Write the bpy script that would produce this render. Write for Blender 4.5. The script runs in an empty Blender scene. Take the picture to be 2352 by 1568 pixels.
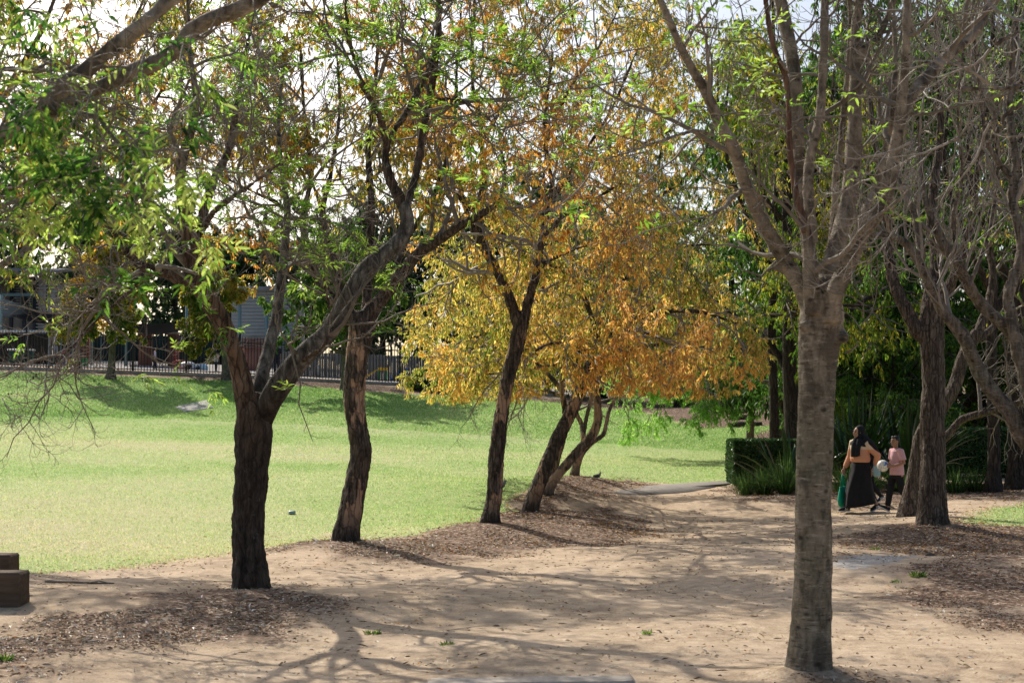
import bpy, math, random
import numpy as np
from mathutils import Vector, Matrix

random.seed(7)
RNG = np.random.default_rng(11)
C = bpy.context.scene.collection
PI = math.pi

# ------------------------------------------------------------------ camera model (design coordinates 2352 x 1568)
F = 50 / 36 * 2352
CZ = 1.6
TH = math.atan(176 / F)
CT, ST = math.cos(TH), math.sin(TH)

def P(u, v, Y):
    a = (u - 1176) / F; b = (784 - v) / F
    t = Y / (CT - b * ST)
    return np.array([t * a, Y, CZ + t * (ST + b * CT)])

def PX(r, Y): return r * Y / F

# ------------------------------------------------------------------ noise
def _hash(ix, iy, seed):
    h = (ix.astype(np.int64) * 374761393 + iy.astype(np.int64) * 668265263 + seed * 974634777) & 0x7fffffff
    h = ((h ^ (h >> 13)) * 1274126177) & 0x7fffffff
    return ((h ^ (h >> 16)) & 0xffff) / 65535.0

def vnoise(x, y, seed=0):
    x = np.asarray(x, float); y = np.asarray(y, float)
    ix = np.floor(x); iy = np.floor(y); fx = x - ix; fy = y - iy
    fx = fx * fx * (3 - 2 * fx); fy = fy * fy * (3 - 2 * fy)
    a = _hash(ix, iy, seed); b = _hash(ix + 1, iy, seed); c = _hash(ix, iy + 1, seed); d = _hash(ix + 1, iy + 1, seed)
    return (a * (1 - fx) + b * fx) * (1 - fy) + (c * (1 - fx) + d * fx) * fy

def fbm(x, y, seed=0, o=4):
    s = 0; w = 1; t = 0
    for i in range(o):
        s = s + w * vnoise(x * 2 ** i, y * 2 ** i, seed + i * 17); t += w; w *= .5
    return s / t

def sstep(a, b, x):
    t = np.clip((x - a) / (b - a), 0, 1); return t * t * (3 - 2 * t)

# ------------------------------------------------------------------ terrain
MOUNDS = [  # x, y, rx, ry, height
    (*P(520, 1375, 12.9)[:2], 2.1, 1.5, .2), (*P(800, 1243, 18.5)[:2], 1.3, 1.4, .22),
    (*P(1150, 1200, 21.5)[:2], 1.7, 1.6, .24), (*P(1290, 1172, 24.5)[:2], 1.5, 1.2, .16),
    (*P(1290, 1135, 28)[:2], 1.3, 1.1, .26), (*P(1350, 1095, 32)[:2], 1.6, 1.3, .3),
    (*P(2150, 1210, 21.3)[:2], 1.9, 1.6, .26), (*P(1800, 1140, 28.5)[:2], 1.9, 1.2, .16),
    (*P(1860, 1555, 8.8)[:2], .42, .36, .09), (*P(-60, 1480, 9.2)[:2], 1.3, 1.3, .14), (*P(2300, 1330, 14.5)[:2], 1.8, 1.2, .16)]

def mounds(x, y):
    s = 0
    for mx, my, rx, ry, h in MOUNDS:
        s = s + h * np.exp(-((x - mx) / rx) ** 2 - ((y - my) / ry) ** 2)
    return s

CTRL = [(-6, 4, 0), (6, 4, 0), (0, 4, 0), (-8, -12, 0), (8, -12, 0), (-4.5, 10, 0), (0, 10, 0), (4, 10, 0), (2, 14, 0), (-7, 15, 0.02), (-3, 15.5, .0), (7, 13, .05), (12, 8, .1), (-12, 8, .1), (-40, 0, .5), (40, 0, .5)]
for u, v, Y in [(20, 1392, 11.6), (578, 1352, 13.4), (480, 1358, 13.3), (690, 1352, 13.4), (1800, 1250, 18), (1975, 1178, 27), (2352, 1160, 26), (2140, 1205, 21.5), (2105, 1184, 23.5), (1500, 1130, 31), (790, 1243, 18.5),
                (1125, 1202, 21.5), (1217, 1175, 24.5), (1255, 1134, 28), (1319, 1095, 32), (1268, 1100, 30.5), (1680, 1105, 35), (1670, 1037, 47), (1300, 1060, 40),
                (1176, 1003, 50), (700, 975, 52), (0, 952, 54), (-500, 945, 54), (0, 1100, 30), (0, 1200, 21.5), (0, 1020, 40), (600, 1050, 38), (600, 1150, 27),
                (0, 843, 65.5), (-700, 838, 66), (500, 865, 65), (950, 890, 64.5), (1300, 915, 64), (1600, 940, 63), (1720, 1012, 48), (1720, 930, 58),
                (2000, 1000, 48), (2352, 1010, 45), (2000, 930, 62), (2500, 930, 60), (1000, 940, 57.5), (300, 905, 60), (1850, 1130, 30), (2300, 1115, 31)]:
    p = P(u, v, Y); CTRL.append((p[0], p[1], p[2]))
CTRL += [(-90, 60, 4), (90, 60, 4), (-90, 20, 2), (90, 20, 2)]
_c = np.array(CTRL); _cx = _c[:, :2] / 40; _n = len(_c)
def _U(r2): return np.where(r2 > 1e-12, .5 * r2 * np.log(np.maximum(r2, 1e-12)), 0)
_K = _U(((_cx[:, None] - _cx[None]) ** 2).sum(-1)) + np.eye(_n) * 2e-4
_Q = np.c_[np.ones(_n), _cx]
_A = np.block([[_K, _Q], [_Q.T, np.zeros((3, 3))]])
_w = np.linalg.solve(_A, np.r_[_c[:, 2] - mounds(_c[:, 0], _c[:, 1]), 0, 0, 0])

def H(x, y):
    x = np.asarray(x, float); y = np.asarray(y, float); sh = np.broadcast(x, y).shape
    xf = np.broadcast_to(x, sh).ravel(); yf = np.broadcast_to(y, sh).ravel()
    q = np.c_[np.clip(xf, -80, 80), np.clip(yf, -12, 66)] / 40
    z = _w[_n] + q @ _w[_n + 1:]
    for i in range(_n):
        z = z + _w[i] * _U((q[:, 0] - _cx[i, 0]) ** 2 + (q[:, 1] - _cx[i, 1]) ** 2)
    z = z + mounds(xf, yf)
    z = z + .05 * np.clip(yf - 66, 0, 22)
    z = z + .05 * (fbm(xf * .7, yf * .7, 3, 3) - .5) * np.clip((yf - 2) / 6, 0, 1)
    return z.reshape(sh)

def Hs(x, y): return float(H(np.array([x]), np.array([y]))[0])

def ground_at(u, v):
    Y = np.exp(np.linspace(math.log(4), math.log(95), 900))
    pts = np.array([P(u, v, y) for y in Y])
    d = pts[:, 2] - H(pts[:, 0], pts[:, 1])
    i = np.argmax(d < 0) if (d < 0).any() else len(Y) - 1
    return pts[i]

# ------------------------------------------------------------------ zones (world polygons on the ground)
def poly(uvs): return np.array([ground_at(*q)[:2] for q in uvs])

def sdist(x, y, pg):
    d = np.full(x.shape, 1e9); ins = np.zeros(x.shape, bool); n = len(pg)
    for i in range(n):
        ax, ay = pg[i]; bx, by = pg[(i + 1) % n]
        ex, ey = bx - ax, by - ay
        t = np.clip(((x - ax) * ex + (y - ay) * ey) / (ex * ex + ey * ey + 1e-12), 0, 1)
        d = np.minimum(d, np.hypot(x - ax - t * ex, y - ay - t * ey))
        c = ((ay > y) != (by > y))
        xi = ax + (y - ay) / np.where(abs(by - ay) < 1e-12, 1e-12, by - ay) * ex
        ins ^= c & (x < xi)
    return np.where(ins, d, -d)

LAWN = np.vstack([[(-60, 13), (-12, 14.3)], poly([(0, 1316), (250, 1302), (520, 1272), (650, 1256), (745, 1228), (860, 1238), (960, 1228), (1060, 1205), (1130, 1180), (1185, 1150), (1235, 1118), (1300, 1092),
                         (1420, 1098), (1560, 1113), (1640, 1114), (1700, 1108), (1690, 1030)]), [(9.4, 50.5)],
                  poly([(1600, 985), (1500, 955), (1400, 938), (1250, 922), (1060, 912), (950, 908), (800, 897), (640, 884), (400, 868), (150, 858)]), [(-40, 63.5), (-80, 64)]])
PATCH = np.vstack([poly([(2225, 1196), (2270, 1172), (2352, 1152)]), [(14, 27), (14, 20)], poly([(2352, 1210), (2290, 1206)])])
MULCH = [poly([(-80, 1420), (120, 1420), (330, 1372), (540, 1338), (700, 1345), (800, 1385), (740, 1440), (520, 1490), (300, 1510), (100, 1560), (-120, 1560)]),
         poly([(660, 1262), (760, 1232), (880, 1238), (1000, 1215), (1090, 1192), (1180, 1160), (1290, 1162), (1400, 1172), (1480, 1195), (1560, 1225), (1450, 1245), (1240, 1262), (1000, 1290), (800, 1292)]),
         poly([(1190, 1150), (1250, 1108), (1330, 1090), (1450, 1100), (1520, 1112), (1400, 1128), (1440, 1152), (1300, 1160)]),
         poly([(1640, 1118), (1800, 1112), (2352, 1112), (2500, 1120), (2500, 1140), (2200, 1150), (1900, 1166), (1700, 1150)]),
         poly([(1890, 1240), (2060, 1200), (2180, 1196), (2280, 1206), (2400, 1212), (2500, 1260), (2500, 1330), (2300, 1330), (2080, 1268), (1920, 1270)]),
         poly([(2020, 1330), (2200, 1290), (2500, 1310), (2500, 1480), (2280, 1450), (2140, 1400), (1980, 1390)]),
         poly([(1500, 950), (1650, 1010), (1760, 1040), (2400, 1030), (2500, 930), (1750, 905), (1300, 905), (1250, 928), (1400, 950)]),
         np.vstack([[(-60, 64.3)], poly([(150, 856), (400, 866), (640, 883), (800, 896), (950, 906), (1250, 928), (1300, 918), (950, 890), (500, 865)]), [(-60, 66.5)]]),
         poly([(1790, 1568), (1820, 1545), (1900, 1545), (1960, 1568), (1900, 1590), (1800, 1590)])]
PAVE = [poly([(1880, 1300), (1960, 1272), (2150, 1276), (2060, 1292), (1960, 1312)])]

SLB = ground_at(452, 938)
def grass_m(x, y):
    s = np.maximum(sdist(x, y, LAWN), sdist(x, y, PATCH))
    s = s - 2.2 * np.exp(-(((x - SLB[0]) / 1.5) ** 2 + ((y - SLB[1]) / 1.6) ** 2) ** 1.5) * (s > 0)
    return s + (fbm(x * 1.3, y * 1.3, 5) - .5) * .8
def mulch_m(x, y):
    s = np.full(x.shape, -9.)
    for m in MULCH: s = np.maximum(s, sdist(x, y, m))
    return s + (fbm(x * 1.7, y * 1.7, 9) - .5) * 1.7

# ------------------------------------------------------------------ objects
def mesh_obj(name, V, faces, mat, parent=None, col=None, smooth=False, base=None, uv=None):
    """faces: list of int arrays (n,3) / (n,4)."""
    V = np.asarray(V, float)
    if base is not None: V = V - np.asarray(base)
    me = bpy.data.meshes.new(name)
    me.vertices.add(len(V)); me.vertices.foreach_set('co', V.astype(np.float32).ravel())
    faces = [np.asarray(f, np.int32) for f in faces if len(f)]
    nl = sum(f.size for f in faces); npoly = sum(len(f) for f in faces)
    me.loops.add(nl); me.polygons.add(npoly)
    me.loops.foreach_set('vertex_index', np.concatenate([f.ravel() for f in faces]))
    tot = np.concatenate([np.full(len(f), f.shape[1], np.int32) for f in faces])
    st = np.zeros(npoly, np.int32); st[1:] = np.cumsum(tot)[:-1]
    me.polygons.foreach_set('loop_start', st)
    if smooth: me.polygons.foreach_set('use_smooth', np.ones(npoly, bool))
    if col is not None:
        a = me.attributes.new('Col', 'FLOAT_COLOR', 'POINT')
        c = np.ones((len(V), 4), np.float32); c[:, :col.shape[1]] = col
        a.data.foreach_set('color', c.ravel())
    me.update(calc_edges=True); me.validate()
    o = bpy.data.objects.new(name, me); C.objects.link(o)
    if mat: me.materials.append(mat)
    if parent: o.parent = parent
    return o

def thing(name, label, cat, loc=(0, 0, 0), rz=0, group=None):
    o = bpy.data.objects.new(name, None); C.objects.link(o); o.empty_display_size = .1
    o.location = loc; o.rotation_euler = (0, 0, rz); o['label'] = label; o['category'] = cat
    if group: o['group'] = group
    return o

def tag(o, label=None, cat=None, group=None, kind=None):
    for k, v in (('label', label), ('category', cat), ('group', group), ('kind', kind)):
        if v: o[k] = v
    return o

class MB:
    """collects simple shapes into one mesh"""
    def __init__(s): s.V = []; s.Q = []; s.T = []; s.n = 0
    def add(s, V, Q=(), T=()):
        V = np.asarray(V, float)
        s.V.append(V)
        if len(Q): s.Q.append(np.asarray(Q, int) + s.n)
        if len(T): s.T.append(np.asarray(T, int) + s.n)
        s.n += len(V); return s
    def box(s, c, d, rz=0, rx=0, ry=0, bev=0):
        hx, hy, hz = d[0] / 2, d[1] / 2, d[2] / 2
        if bev:
            import itertools
            V = []; b = bev
            for sx, sy, sz in itertools.product((-1, 1), repeat=3):
                V += [(sx * hx, sy * (hy - b), sz * (hz - b)), (sx * (hx - b), sy * hy, sz * (hz - b)), (sx * (hx - b), sy * (hy - b), sz * hz)]
            V = np.array(V); bm = __import__('bmesh').new()
            for q in V: bm.verts.new(q)
            r = __import__('bmesh').ops.convex_hull(bm, input=bm.verts)
            bm.verts.ensure_lookup_table(); bm.verts.index_update()
            V = np.array([q.co[:] for q in bm.verts]); T = [[q.index for q in f.verts] for f in bm.faces]
            Q = []; bm.free()
        else:
            V = np.array([(x, y, z) for x in (-hx, hx) for y in (-hy, hy) for z in (-hz, hz)])
            Q = [(0, 1, 3, 2), (4, 6, 7, 5), (0, 4, 5, 1), (2, 3, 7, 6), (0, 2, 6, 4), (1, 5, 7, 3)]; T = []
        R = np.array(Matrix.Rotation(rz, 3, 'Z') @ Matrix.Rotation(ry, 3, 'Y') @ Matrix.Rotation(rx, 3, 'X'))
        return s.add(V @ R.T + np.asarray(c), Q, T)
    def tube(s, pts, rad, n=8, sq=None):
        pts = np.asarray(pts, float); rad = np.broadcast_to(np.asarray(rad, float), (len(pts),))
        V, Q = tubes(pts[None], rad[None], n)
        m = len(pts) * n
        V = np.r_[V, pts[:1], pts[-1:]]
        T = [(m, (i + 1) % n, i) for i in range(n)] + [(m + 1, m - n + i, m - n + (i + 1) % n) for i in range(n)]
        return s.add(V, Q, T)
    def loft(s, rings, n=20, rip=0, nr=9, ph=0):
        """rings: (cx, cy, z, rx, ry) horizontal ellipses, capped"""
        a = np.arange(n) * 2 * PI / n; V = []; k = len(rings)
        for j, (cx, cy, z, rx, ry) in enumerate(rings):
            w = 1 + rip * (j / max(1, k - 1)) * np.sin(nr * a + ph)
            V.append(np.c_[cx + rx * w * np.cos(a), cy + ry * w * np.sin(a), np.full(n, z) if np.isscalar(z) else z(a)])
        V = np.vstack(V)
        Q = [(j * n + i, j * n + (i + 1) % n, (j + 1) * n + (i + 1) % n, (j + 1) * n + i) for j in range(k - 1) for i in range(n)]
        m = len(V); V = np.r_[V, V[:n].mean(0, keepdims=True), V[-n:].mean(0, keepdims=True)]
        T = [(m, (i + 1) % n, i) for i in range(n)] + [(m + 1, m - n + i, m - n + (i + 1) % n) for i in range(n)]
        return s.add(V, Q, T)
    def ball(s, c, r, n=14, rot=None):
        r = np.broadcast_to(np.asarray(r, float), (3,)); m = n // 2
        V = []; 
        for j in range(1, m):
            t = PI * j / m; a = np.arange(n) * 2 * PI / n
            V.append(np.c_[np.sin(t) * np.cos(a), np.sin(t) * np.sin(a), np.full(n, math.cos(t))])
        V = np.vstack(V + [np.array([[0, 0, 1.], [0, 0, -1.]])])
        Q = [(j * n + i, (j + 1) * n + i, (j + 1) * n + (i + 1) % n, j * n + (i + 1) % n) for j in range(m - 2) for i in range(n)]
        t = (m - 1) * n
        T = [(t, i, (i + 1) % n) for i in range(n)] + [(t + 1, (m - 2) * n + (i + 1) % n, (m - 2) * n + i) for i in range(n)]
        V = V * r
        if rot is not None: V = V @ np.array(rot).T
        return s.add(V + np.asarray(c), Q, T)
    def build(s, name, mat, parent=None, smooth=False, remesh=0, base=None, it=0):
        o = mesh_obj(name, np.vstack(s.V), [np.vstack(s.Q) if s.Q else np.zeros((0, 4), int), np.vstack(s.T) if s.T else np.zeros((0, 3), int)], mat, parent, smooth=smooth, base=base)
        if remesh:
            m = o.modifiers.new('r', 'REMESH'); m.mode = 'VOXEL'; m.voxel_size = remesh; m.use_smooth_shade = True
            if it:
                m = o.modifiers.new('s', 'SMOOTH'); m.iterations = it; m.factor = .5
        return o

def norm(a): return a / np.maximum(np.linalg.norm(a, axis=-1, keepdims=True), 1e-9)

def tubes(Pn, R, sides, bump=0, seed=0):
    """Pn (N,n,3), R (N,n) -> verts, quads"""
    N, n, _ = Pn.shape
    T = np.empty_like(Pn); T[:, 1:-1] = Pn[:, 2:] - Pn[:, :-2]; T[:, 0] = Pn[:, 1] - Pn[:, 0]; T[:, -1] = Pn[:, -1] - Pn[:, -2]
    T = norm(T)
    md = np.abs(Pn[:, -1] - Pn[:, 0]); ax = np.argmin(md, 1)
    ref = np.zeros((N, 3)); ref[np.arange(N), ax] = 1
    A = norm(np.cross(T, ref[:, None])); B = np.cross(T, A)
    a = np.arange(sides) * 2 * PI / sides
    Rr = np.repeat(R[:, :, None], sides, 2)
    if bump:
        rg = np.random.default_rng(seed)
        s = np.cumsum(np.r_[np.zeros((1, N)), np.linalg.norm(np.diff(Pn, axis=1), axis=2).T], 0).T / np.maximum(R.mean(1, keepdims=True), 1e-4)
        m = 0
        for k, (fa, fs, am) in enumerate([(1, .35, .5), (2, .5, .45), (3, .8, .35), (4, 1.3, .25), (5, .3, .3), (7, .5, .22), (9, 2., .12)]):
            p = rg.uniform(0, 6.28, (N, 1, 1)); p2 = rg.uniform(0, 6.28, (N, 1, 1))
            m = m + am * np.sin(fa * a[None, None] + p + 1.2 * np.sin(fs * .5 * s[:, :, None] + p2)) * np.sin(fs * s[:, :, None] + p2 + k)
        Rr = Rr * (1 + bump * m)
    V = Pn[:, :, None] + Rr[..., None] * (np.cos(a)[None, None, :, None] * A[:, :, None] + np.sin(a)[None, None, :, None] * B[:, :, None])
    idx = np.arange(N * n * sides).reshape(N, n, sides)
    q = np.stack([idx[:, :-1], np.roll(idx, -1, 2)[:, :-1], np.roll(idx, -1, 2)[:, 1:], idx[:, 1:]], -1)
    return V.reshape(-1, 3), q.reshape(-1, 4)

def catmull(p, m):
    """resample control rows (k,d) to m rows"""
    p = np.asarray(p, float); k = len(p)
    e = np.vstack([2 * p[0] - p[1], p, 2 * p[-1] - p[-2]])
    L = np.r_[0, np.cumsum(np.linalg.norm(np.diff(p[:, :3], axis=0), axis=1))]; L /= L[-1]
    t = np.linspace(0, 1, m); i = np.clip(np.searchsorted(L, t, side='right') - 1, 0, k - 2)
    f = ((t - L[i]) / np.maximum(L[i + 1] - L[i], 1e-9))[:, None]
    a, b, c, d = e[i], e[i + 1], e[i + 2], e[i + 3]
    return .5 * (2 * b + (c - a) * f + (2 * a - 5 * b + 4 * c - d) * f ** 2 + (3 * b - a - 3 * c + d) * f ** 3)

def spawn(Pp, Rp, k, t, ln, ang, n=6, wob=.25, g=(-.1, .2), rr=.6, rmin=.002, rg=RNG, bias=None, lfall=.5):
    """k children on each of the N parents"""
    N, m, _ = Pp.shape
    tt = t[0] + (t[1] - t[0]) * ((np.arange(k)[None] + rg.uniform(0, 1, (N, k))) / k)
    x = tt * (m - 1); i = np.clip(x.astype(int), 0, m - 2); f = (x - i)[..., None]
    ar = np.arange(N)[:, None]
    S = Pp[ar, i] * (1 - f) + Pp[ar, i + 1] * f
    Rs = Rp[ar, i] * (1 - f[..., 0]) + Rp[ar, i + 1] * f[..., 0]
    D = norm(Pp[ar, i + 1] - Pp[ar, i]).reshape(-1, 3); S = S.reshape(-1, 3); Rs = Rs.ravel(); M = len(S)
    q = rg.normal(size=(M, 3))
    if bias is not None: q = q + np.asarray(bias)
    q = norm(q - (q * D).sum(1, keepdims=True) * D)
    a = np.radians(rg.uniform(*ang, M))[:, None]
    d = np.cos(a) * D + np.sin(a) * q
    L = rg.uniform(*ln, M) * (1 - lfall * (tt.ravel() - t[0]) / max(1e-6, 1 - t[0]))
    out = np.empty((M, n, 3)); out[:, 0] = S
    for j in range(1, n):
        w = j / (n - 1)
        d = norm(d + rg.normal(size=(M, 3)) * wob / math.sqrt(n / 5) + np.array([0, 0, g[0] * (1 - w) + g[1] * w]))
        out[:, j] = out[:, j - 1] + d * (L / (n - 1))[:, None]
    r0 = np.minimum(Rs * rr, L * .022 + .001)
    r0 = np.maximum(r0, rmin)
    R = r0[:, None] * (1 - .75 * np.linspace(0, 1, n)[None]) + rmin * .2
    return out, R

# ------------------------------------------------------------------ leaves
def leaf_arrays(pos, d, L, W, col, nrm=None, fold=.25, rg=RNG, curl=.15):
    N = len(pos); d = norm(d)
    if nrm is None: nrm = rg.normal(size=(N, 3))
    s = norm(np.cross(d, nrm)); nn = np.cross(s, d)
    L = L[:, None]; W = W[:, None]
    up = nn * W * fold; cv = -nn * L * curl
    V = np.stack([pos, pos + d * L * .3 + s * W * .45 + up, pos + d * L * .66 + s * W * .4 + up + cv * .4, pos + d * L + cv,
                  pos + d * L * .66 - s * W * .4 + up + cv * .4, pos + d * L * .3 - s * W * .45 + up], 1)
    b = np.arange(N)[:, None] * 6
    Q = np.concatenate([b + np.array([[0, 1, 2, 3]]), b + np.array([[0, 3, 4, 5]])])
    return V.reshape(-1, 3), Q, np.repeat(col, 6, 0)

def pal(colors, N, rg=RNG, clump=None, jit=.26):
    """random mix of palette colours; clump (N,) in 0..1 shifts along the palette"""
    c = np.array(colors, float); k = len(c)
    x = rg.uniform(0, 1, N) if clump is None else np.clip(clump + rg.normal(size=N) * .27, 0, 1)
    y = x * (k - 1); i = np.clip(y.astype(int), 0, k - 2); f = (y - i)[:, None]
    o = c[i] * (1 - f) + c[i + 1] * f
    return np.clip(o * (1 + rg.normal(size=(N, 1)) * jit), .002, 1)

def along(Pb, per, rg, t0=.25):
    N, n, _ = Pb.shape
    t = rg.uniform(t0, 1, (N, per)) * (n - 1); i = np.clip(t.astype(int), 0, n - 2); f = (t - i)[..., None]
    ar = np.arange(N)[:, None]
    p = Pb[ar, i] * (1 - f) + Pb[ar, i + 1] * f
    return p.reshape(-1, 3), norm(Pb[ar, i + 1] - Pb[ar, i]).reshape(-1, 3)

def drooping(Pb, per, L, W, colors, rg, droop=1.2, t0=.15, keep=None, zsh=0.):
    p, d = along(Pb, per, rg, t0)
    if keep is not None: m = keep(p); p = p[m]; d = d[m]
    N = len(p)
    dd = norm(d * .35 + rg.normal(size=(N, 3)) * .55 + np.array([0, 0, -droop]))
    cl = fbm(p[:, 0] * .8 + p[:, 2] * .5, p[:, 1] * .8 + p[:, 2] * .6, 21)
    cl = np.clip((cl - .5) * 1.7 + .5 - zsh * (p[:, 2] - 3.2), 0, 1)
    return leaf_arrays(p, dd, rg.uniform(*L, N), rg.uniform(*W, N), pal(colors, N, rg, cl), rg=rg)

def compound(tips, dirs, per, nl, RL, L, W, colors, rg, droop=.35):
    """pinnate leaves: per leaves at each tip, nl leaflet pairs"""
    M = len(tips)
    p = np.repeat(tips, per, 0); d = np.repeat(dirs, per, 0)
    a = norm(d * .8 + rg.normal(size=(M * per, 3)) * .75 + np.array([0, 0, .1]))
    rl = rg.uniform(*RL, M * per)
    up = norm(rg.normal(size=(M * per, 3)) * .35 + np.array([0, 0, 1.]))
    s = norm(np.cross(a, up))
    shade = np.repeat(rg.uniform(0, 1, M), per)
    Ps = []; Ds = []; Cs = []; Ns = []
    for j in range(nl):
        w = .35 + .6 * j / max(1, nl - 1)
        q = p + a * (rl * w)[:, None] - np.array([0, 0, 1.]) * (rl * w * w * droop)[:, None]
        for sg in (-1, 1):
            Ps.append(q); Ds.append(norm(a * .8 + sg * s * .9 - np.array([0, 0, .25 + droop * .4]) + rg.normal(size=a.shape) * .15)); Cs.append(shade); Ns.append(up)
    Ps.append(p + a * rl[:, None] - np.array([0, 0, 1.]) * (rl * droop)[:, None]); Ds.append(norm(a - np.array([0, 0, droop]))); Cs.append(shade); Ns.append(up)
    Ps = np.vstack(Ps); Ds = np.vstack(Ds); Cs = np.concatenate(Cs); Ns = np.vstack(Ns); N = len(Ps)
    return leaf_arrays(Ps, Ds, rg.uniform(*L, N), rg.uniform(*W, N), pal(colors, N, rg, Cs), nrm=Ns + rg.normal(size=Ns.shape) * .35, rg=rg)

# ------------------------------------------------------------------ materials
class NT:
    def __init__(s, name):
        s.m = bpy.data.materials.new(name); s.m.use_nodes = True; s.t = s.m.node_tree; s.t.nodes.clear()
        s.out = s.t.nodes.new('ShaderNodeOutputMaterial')
    def n(s, typ, ins=None, **kw):
        x = s.t.nodes.new('ShaderNode' + typ)
        for k, v in kw.items(): setattr(x, k, v)
        for k, v in (ins or {}).items():
            if isinstance(v, bpy.types.NodeSocket): s.t.links.new(v, x.inputs[k])
            else: x.inputs[k].default_value = v
        return x
    def noise(s, vec, scale, detail=5, rough=.6):
        return s.n('TexNoise', {'Vector': vec, 'Scale': scale, 'Detail': detail, 'Roughness': rough}).outputs[0]
    def ramp(s, fac, stops, interp='LINEAR'):
        x = s.n('ValToRGB', {0: fac}); r = x.color_ramp; r.interpolation = interp
        while len(r.elements) < len(stops): r.elements.new(.5)
        for e, (p, c) in zip(r.elements, stops):
            e.position = p; e.color = (c, c, c, 1) if np.isscalar(c) else (*c, 1)
        return x.outputs[0]
    def mix(s, f, a, b, mode='MIX'):
        x = s.n('MixRGB', blend_type=mode)
        for i, v in enumerate((f, a, b)):
            if isinstance(v, bpy.types.NodeSocket): s.t.links.new(v, x.inputs[i])
            else: x.inputs[i].default_value = v if i == 0 else (*v, 1)
        return x.outputs[0]
    def math(s, op, a, b=0., clamp=False):
        x = s.n('Math', {0: a, 1: b}, operation=op); x.use_clamp = clamp; return x.outputs[0]
    def scale(s, vec, sc): return s.n('Mapping', {'Vector': vec, 'Scale': sc}).outputs[0]
    def obj(s): return s.n('TexCoord').outputs['Object']
    def bump(s, h, strength=.5, dist=.02): return s.n('Bump', {'Height': h, 'Strength': strength, 'Distance': dist}).outputs[0]
    def done(s, col, rough=.8, bump=None, spec=.3, metal=0.):
        b = s.n('BsdfPrincipled', {'Roughness': rough, 'Specular IOR Level': spec, 'Metallic': metal})
        if isinstance(col, bpy.types.NodeSocket): s.t.links.new(col, b.inputs['Base Color'])
        else: b.inputs['Base Color'].default_value = (*col, 1)
        if bump: s.t.links.new(bump, b.inputs['Normal'])
        s.t.links.new(b.outputs[0], s.out.inputs[0]); return s.m

def plain(name, col, rough=.7, var=.25, scale=12, spec=.3, metal=0., bump=.15):
    t = NT(name); o = t.obj(); n = t.noise(o, scale, 4)
    c = t.mix(t.ramp(n, [(.3, 0.), (.7, 1.)]), [x * (1 - var) for x in col], [min(1, x * (1 + var)) for x in col])
    return t.done(c, rough, t.bump(t.noise(o, scale * 4, 3), bump, .01), spec, metal)

def leaf_mat(name, trans=.55, rough=.45, spec=.35, boost=1.5):
    t = NT(name)
    a = t.n('Attribute', attribute_name='Col').outputs['Color']
    b = t.n('BsdfPrincipled', {'Base Color': a, 'Roughness': rough, 'Specular IOR Level': spec})
    tr = t.n('BsdfTranslucent', {'Color': t.mix(1., a, (boost, boost * 1.03, boost * .92), 'MULTIPLY')})
    mx = t.n('MixShader', {0: trans, 1: b.outputs[0], 2: tr.outputs[0]})
    t.t.links.new(mx.outputs[0], t.out.inputs[0]); return t.m

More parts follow.
